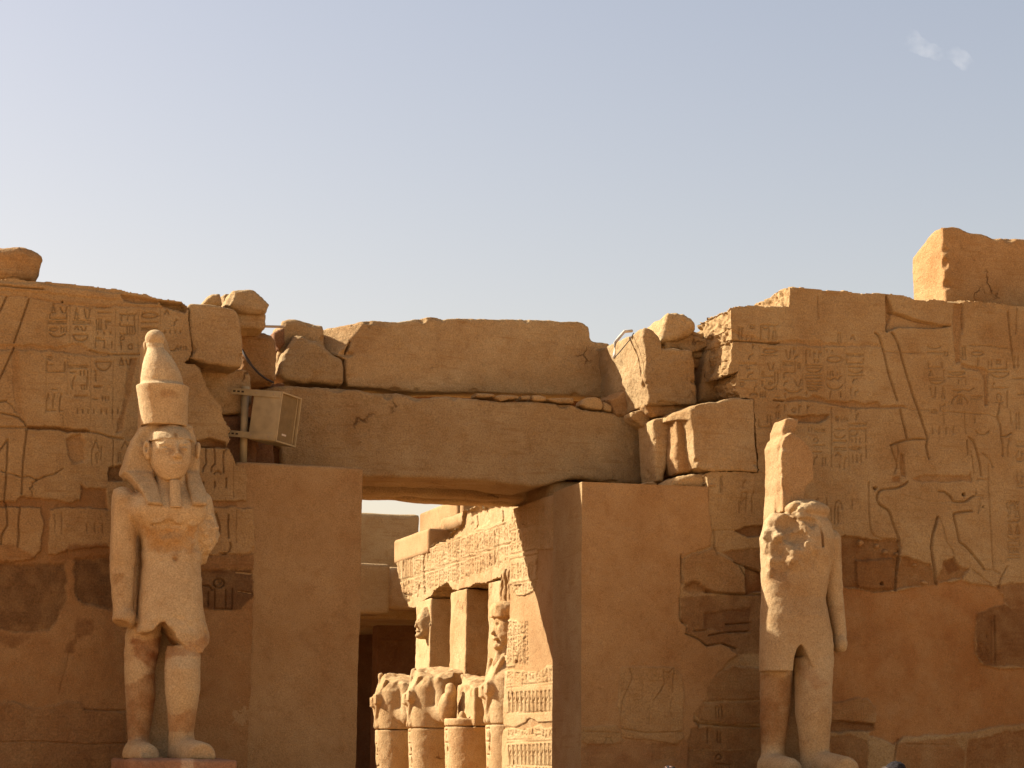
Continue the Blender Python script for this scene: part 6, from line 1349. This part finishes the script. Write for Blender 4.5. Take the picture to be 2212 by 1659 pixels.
# ------------------------------------------------------------------ court statues with crossed arms
def face_mesh(hx, yc, z0, s, full, seed, parent, name):
    """a statue head looking left, chin height z0, scale s; full: with the flat headdress top and side lappets"""
    q = lambda dx, dy, dz: (hx + dx * s, yc + dy * s, z0 + dz * s)
    Gd = Grid(q(-.75, -.75, -.5), (q(.75, 0, 0)[0], q(0, .75, 0)[1], q(0, 0, 1.25)[2]), .02)
    E = lambda c_, r, k=.0, op='u': Gd.put(*ell(q(*c_), np.array(r) * s), k * s, op)
    E((0, 0, .43), (.36, .34, .46)); E((-.22, 0, .08), (.16, .16, .11), .05)
    Gd.put(*cone(q(-.33, 0, .46), q(-.38, 0, .34), .03 * s, .05 * s), .04 * s)
    E((-.32, 0, .22), (.08, .13, .045), .04)
    for t in (-1, 1): E((-.35, t * .13, .50), (.055, .08, .035), .03, 's'); E((-.05, t * .35, .43), (.08, .04, .13), .02)
    if full:
        Gd.put(*cone(q(.02, 0, .1), q(.02, 0, -.35), .24 * s, .30 * s), .06)
        Gd.put(*cone(q(-.22, 0, .05), q(-.27, 0, -.28), .08 * s, .10 * s), .03)
        Gd.put(*loft([(q(0, 0, .64)[2], hx + .02, yc, .42 * s, .42 * s, 2.3), (q(0, 0, .86)[2], hx + .02, yc, .43 * s, .44 * s, 2.3), (q(0, 0, .93)[2], hx + .02, yc, .38 * s, .40 * s, 2.3)]), .04)
        for t in (-1, 1): Gd.put(*cone(q(.1, t * .30, .68), q(.12, t * .42, -.1), .12 * s, .17 * s, .8), .05)
    Gd.noise(6, .05, 3, seed)
    V, F = Gd.mesh(); V = rough(V, F, [(9, .012, 3, seed + 1)])
    return mk(name, V, F, M_COURT, parent)
def osiris(D, ztop, label, head=False, pit=False, slope=0, seed=0):
    yc = D - 27; x0 = 12.50
    o = empty("mummiform_statue", (x0, yc, 0), label, "statue", "statues with crossed arms in the court")
    Gd = Grid((11.55, yc - .95, -.05), (13.12, yc + .95, 4.0), .024)
    Gd.put(*loft([(-.1, x0, yc, .46, .42, 2.2), (.5, x0, yc, .44, .46, 2.1), (1.3, x0, yc, .49, .50, 2.1), (2.1, x0, yc, .53, .54, 2.1), (2.6, x0, yc, .53, .56, 2.2), (3.2, x0, yc, .52, .62, 2.4), (3.5, x0 + .04, yc, .42, .58, 2.3), (3.72, x0 + .06, yc, .24, .26, 2)]))
    Gd.put(*box((x0 + .1, yc - .50, -.1), (13.06, yc + .50, min(ztop, 3.6)), .03), .03)
    for s in (() if pit else (-1, 1)):
        sh, el, wr = (x0 + .05, yc + s * .60, 3.38), (x0 + .05, yc + s * .68, 2.62), (x0 - .50, yc - s * .12, 2.92 + (.06 if s > 0 else 0))
        Gd.put(*cone(sh, el, .21, .185), .05); Gd.put(*cone(el, wr, .19, .13), .03)
        Gd.put(*ell((wr[0] - .02, wr[1] - s * .05, wr[2] + .04), np.array([.12, .14, .16])), .03)
        for q in range(4): Gd.put(*cone((wr[0] - .11, wr[1] - s * .05 - .09, wr[2] - .05 + q * .055), (wr[0] - .11, wr[1] - s * .05 + .09, wr[2] - .05 + q * .055), .027, .027), .01)
        Gd.put(*cone((wr[0] - .05, wr[1], wr[2]), (x0 - .36, yc - s * .38, 3.55), .04, .055), .015)   # crook and flail
        Gd.put(*cone((wr[0] - .05, wr[1] - s * .06, wr[2]), (x0 - .50, yc + s * .08, 2.42), .045, .075), .02)
    for q in range(9):
        Gd.put(*box((x0 - .60, yc - .09, .35 + q * .24), (x0 - .42, yc + .09, .36 + q * .24), .002), 0, 's')
        Gd.put(*box((x0 - .60, yc - .09 + (q % 3) * .05, .42 + q * .24), (x0 - .42, yc - .07 + (q % 3) * .05, .52 + q * .24), .002), 0, 's')
    for s in (-1, 1): Gd.put(*box((x0 - .62, yc + s * .12 - .008, .1), (x0 - .40, yc + s * .12 + .008, 2.3), .002), 0, 's')
    if pit:
        Gd.put(*box((11, yc - 1, 2.50), (x0 - .06, yc + 1, 4.2), .02), .03, 's'); Gd.put(*box((x0 - .14, yc - .64, 2.3), (13.06, yc + .64, 3.2), .05), .04)
        for q, r in (((x0 - .38, yc + .42, 2.72), .20), ((x0 - .36, yc + .30, 3.0), .12), ((x0 - .28, yc - .30, 2.52), .08)): Gd.put(*ell(q, np.array([r, r * 1.1, r * 1.6])), .03)
    if not head: Gd.put(half((x0, yc, ztop), (-.10 + slope, -.22, 1))[0], ((11, yc - 1, 2.4), (13.5, yc + 1, 4.05)), .02, 's')
    Gd.noise(5, .06, 3, seed, lambda X, Y, Z: np.clip((Z - ztop + .45) / .3, 0, 1) * (0 if head else 1) + .12)
    for z in (1.25, 2.35): Gd.put(*box((11, yc - 1, z - .006), (13.6, yc + 1, z + .006), .001), .004, 's')
    V, F = Gd.mesh(); V = rough(V, F, [(8, .008, 3, seed), (30, .003, 2, seed + 1)])
    mk("figure", V, F, M_COURT, o)
    if head:
        face_mesh(x0 - .08, yc, 3.72, .95, True, seed + 5, o, "head")
        Gd = Grid((11.9, yc - .6, 4.5), (13.1, yc + .6, 5.5), .022)
        for s in (-1, 1):
            Gd.put(*pris([(yc + s * .05, 4.5), (yc + s * .42, 4.55), (yc + s * .40, 4.95), (yc + s * .30, 5.22), (yc + s * .10, 5.28)][::s], x0 - .2, x0 + .12, .03, 'x'))
            Gd.put(*ell((x0 - .18, yc + s * .24, 4.9), np.array([.10, .07, .28])), .01, 's')
        Gd.put(*box((x0 - .05, yc - .46, 4.4), (13.06, yc + .46, 5.25), .03), .02)
        Gd.noise(6, .05, 3, seed + 8)
        V, F = Gd.mesh(); mk("feather_crown", V, F, M_COURT, o)
    return o
osiris(48.3, 3.52, "farthest court statue, its chest and arms worn away and the head gone", seed=110, slope=.1)
osiris(45.45, 3.56, "court statue with clear crossed arms, cut off at the shoulders", seed=120, slope=-.05)
osiris(42.62, 3.25, "court statue broken open at the chest, only the smooth lower body left", pit=True, seed=130)
osiris(39.8, 4.0, "nearest court statue, still with head, crossed arms and feather crown", head=True, seed=140)
face_mesh(XC + .05, 48.0 - 27, 4.36, .78, False, 150, PILLARS[0], "broken_face")

# ------------------------------------------------------------------ far side of the court
def court_box(name, x0, x1, y0, y1, z0, z1, label, cat, mat=None, seed=1, h=.07, amp=.03):
    o = solid(name, (x0, y0, z0), (x1, y1, z1), mat or M_COURT, None, h, amp, seed, .04)
    return tag(o, label, cat, kind="thing")
fa = on_y(np.array([c('H', 180, 770)[0], c('H', 430, 1225)[0]]), 25.0)
court_box("stone_beam", 4, fa[1, 0], 25.0, 26.2, fa[1, 2], fa[0, 2], "shaded stone beam across the far end of the court", "beam", M_BLOCK, 151)
fb1 = on_y(np.array([c('H', 412, 800)[0], c('H', 690, 1180)[0]]), 25.6)
court_box("corner_block", fb1[0, 0], 14.5, 25.6, 26.6, fb1[1, 2], fb1[0, 2], "greyish shaded corner stone where the far beam meets the sunlit one", "stone block", M_STATUE, 152)
fw = on_y(np.array([c('H', 180, 305)[0], c('H', 700, 770)[0]]), 29.0)
court_box("upper_wall", 3, fw[1, 0], 29.0, 29.8, 5.0, fw[0, 2], "shaded upper wall at the far end of the court, under the strip of sky", "wall", M_BLOCK, 153, .1)
dw = on_y(np.array([c('H', 325, 1300)[0], c('H', 700, 1240)[0]]), 28.6)
R = Ras(800, 1310, 960, 1760, 2)
for i, x in enumerate(range(335, 700, 60)):
    for j, y in enumerate((1260, 1480)):
        (a, b), (e, f) = c('H', x, y, x + 50, y + 170); column(R, a, e, b, f, 500 + i * 3 + j, 1.5, .03)
R.cut(c('H', 330, 1450, 700, 1452), 1.6, .04); R.cut(c('H', 430, 1230, 428, 1660), 1.6, .04)
W0 = proj(np.array([[dw[0, 0], 28.6, 5.3], [19, 28.6, 5.3], [19, 28.6, -.1], [dw[0, 0], 28.6, -.1]]))
fl = sheet("carved_wall", 'y', 28.6, [tuple(q) for q in W0], .03, R, M_SHADED, .5, jag=.5, lays=[(2, .02, 3, 45)], side_amp=.01, seed=21)
tag(fl, "carved wall, its stone darkened for deep shade, at the far end of the court", "wall", kind="thing")
court_box("porch_roofing", 3, 20, 26.3, 33.6, fa[1, 2] - .05, fa[1, 2] + .3, "roof over the dark porch at the far end of the court", "roof slab", M_BLOCK, 154, .12)
court_box("porch_wall", 3, 20, 33, 33.5, -.1, fa[1, 2] + .2, "rear wall inside the dark porch doorway, far end of the court", "wall", M_SHADED, 155, .12)
court_box("side_wall", 1.9, 2.5, 4, 30, -.1, 4.9, "unseen wall added along the left side of the court to shade its floor", "wall", M_WALL, 156, .15)  # out of view, placed and sized to cast shade on the court floor

# ------------------------------------------------------------------ visitors, only the tops of their heads in view
def person(x, y, ztop, label, shirt, grey=False, face=180.0, seed=1):
    o = empty("person", (x, y, 0), label, "person", "visitors below the wall")
    Hh = ztop; s = Hh / 1.75
    G1 = Grid((x - .42 * s, y - .32 * s, -.01), (x + .42 * s, y + .32 * s, 1.62 * s), .016)
    def E(p, r, k=.03): G1.put(*ell((x + p[0] * s, y + p[1] * s, p[2] * s), np.array(r) * s), k)
    def Cn(a, b, r0, r1, k=.03): G1.put(*cone([x + a[0] * s, y + a[1] * s, a[2] * s], [x + b[0] * s, y + b[1] * s, b[2] * s], r0 * s, r1 * s), k)
    for q in (-1, 1):
        Cn((q * .10, 0, .90), (q * .11, .02, .50), .088, .062); Cn((q * .11, .02, .50), (q * .11, -.01, .09), .060, .042); Cn((q * .11, -.03, .05), (q * .12, .16, .04), .045, .036)
        Cn((q * .19, 0, 1.40), (q * .23, -.02, 1.12), .055, .045); Cn((q * .23, -.02, 1.12), (q * .22, .06, .86), .043, .032)
        E((q * .22, .075, .80), (.022, .042, .05), .015)
        for f in range(4): Cn((q * .22, .045 + f * .019, .77), (q * .215, .05 + f * .02, .70 + .008 * abs(f - 1.5)), .0085, .007, .003)
        Cn((q * .215, .10, .81), (q * .20, .125, .76), .010, .008, .004)
    G1.put(*loft([(.84 * s, x, y, .165 * s, .115 * s, 2.2), (1.0 * s, x, y, .155 * s, .11 * s, 2.2), (1.2 * s, x, y, .165 * s, .115 * s, 2.2), (1.38 * s, x, y, .19 * s, .11 * s, 2.2), (1.46 * s, x, y, .11 * s, .08 * s, 2)]), .04)
    Cn((0, 0, 1.44), (0, .01, 1.56), .055, .052)
    V, F = G1.mesh()
    def tn(V):
        z = V[:, 2] / s; T = np.ones((len(V), 3)); ax = np.abs(V[:, 0] - x) / s
        T[:] = (1, 1, 1); T[(z < .92) & (ax < .19)] = (.9, .7, .5); T[z < .08] = (.2, .15, .12)
        return T
    m = bpy.data.materials.new("clothed body"); m.use_nodes = True
    at_ = m.node_tree.nodes.new("ShaderNodeAttribute"); at_.attribute_name = "tint"
    m.node_tree.links.new(at_.outputs["Color"], m.node_tree.nodes["Principled BSDF"].inputs["Base Color"])
    zz = V[:, 2] / s; ax = np.abs(V[:, 0] - x) / s
    T = np.tile(np.array(shirt), (len(V), 1)); T[(zz < .93) & (ax < .20)] = (.10, .085, .06); T[zz < .09] = (.03, .025, .02)
    T[(zz > 1.47) | ((zz < 1.12) & (ax > .175) & (zz > .6) & (ax > .2 - .0)) & (zz < 1.2)] = (.40, .22, .14)
    body = mk("figure", V, F, m, o, tint=T)
    G2 = Grid((x - .14 * s, y - .17 * s, 1.46 * s), (x + .14 * s, y + .17 * s, 1.80 * s), .009)
    G1 = G2
    E((0, -.005, 1.645), (.076, .096, .102), 0); E((0, .035, 1.58), (.058, .062, .062)); E((0, .103, 1.615), (.014, .02, .018), .012); E((0, .085, 1.57), (.026, .018, .009), .01)
    for q in (-1, 1): E((q * .078, -.005, 1.625), (.012, .022, .032), .008); G2.put(*ell((x + q * .03 * s, y + .093 * s, 1.645 * s), np.array([.017, .012, .010]) * s), .006, 's')
    V, F = G2.mesh(); hd = mk("head", V, F, M_SKIN, o)
    G3 = Grid((x - .16 * s, y - .19 * s, 1.5 * s), (x + .16 * s, y + .17 * s, 1.82 * s), .009); G1 = G3
    E((0, -.012, 1.655), (.086, .104, .104), 0)
    G3.put(*half((x, y + .055 * s, 1.70 * s), (0, 1, -.55)), .01, 's'); G3.put(*half((x, y, 1.585 * s), (0, .2, -1)), .01, 's')
    V, F = G3.mesh(); V = rough(V, F, [(45, .010, 3, seed), (120, .006, 2, seed + 1)])
    V[:, 2] += (ztop - V[:, 2].max())
    mk("hair", V, F, M_GREY if grey else M_HAIR, o)
    return o
def head_at(v, vy, depth):
    d = ray(np.array([(float(v), float(vy))]))[0]; return CAM + d / np.linalg.norm(d) * depth
p = head_at(1933, 1643.6, 17.6)
pr = person(p[0], p[1], p[2], "dark haired person at the lower right, only the crown of the head showing", (.12, .16, .24), seed=161)
tube("glasses_arm", [p + np.array(q) for q in ((-.098, .02, -.055), (-.10, -.02, -.05), (-.095, -.09, -.055))], .006, M_WIRE, pr)
p = head_at(1444, 1653.6, 17.9)
person(p[0], p[1], p[2], "person with brown hair standing below the right door pier, barely reaching into the picture", (.6, .58, .53), seed=171)

# ------------------------------------------------------------------ one small cloud
def cloud():
    ctr = head_at(2020, 108, 2600.0); u = RC[:, 0]; w = RC[:, 1]; n = RC[:, 2]
    s = 2600.0 / FOC
    Gc = Grid(ctr - 130, ctr + 130, 3.2)
    for a, b, r0, r1 in ((-62, 16, 17, 12), (-48, 26, 15, 15), (-36, 10, 20, 13), (-14, 0, 22, 11), (10, -10, 18, 9), (40, -6, 13, 14), (55, -18, 17, 16), (66, -30, 14, 12)):
        Gc.put(*ell(ctr + u * a * s * 1.0 + w * b * s, np.array([r0, r0, r1]) * s), 4)
    V, F = Gc.mesh()
    m = bpy.data.materials.new("thin cloud"); m.use_nodes = True; nt = m.node_tree; nt.nodes.clear()
    out = nt.nodes.new("ShaderNodeOutputMaterial"); pv = nt.nodes.new("ShaderNodeVolumePrincipled")
    geo = nt.nodes.new("ShaderNodeNewGeometry"); ns = nt.nodes.new("ShaderNodeTexNoise"); ns.inputs["Scale"].default_value = .028; ns.inputs["Detail"].default_value = 5; ns.inputs["Roughness"].default_value = .6
    mr = nt.nodes.new("ShaderNodeMapRange"); mr.inputs[1].default_value = .45; mr.inputs[2].default_value = .72; mr.inputs[3].default_value = 0; mr.inputs[4].default_value = .017
    nt.links.new(geo.outputs["Position"], ns.inputs["Vector"]); nt.links.new(ns.outputs["Fac"], mr.inputs[0]); nt.links.new(mr.outputs[0], pv.inputs["Density"])
    pv.inputs["Color"].default_value = (1, 1, 1, 1); pv.inputs["Anisotropy"].default_value = .2
    nt.links.new(pv.outputs[0], out.inputs["Volume"])
    return tag(mk("cloud", V, F, m), "small wispy white cloud in the clear sky at the upper right", "cloud", kind="thing")
cloud()
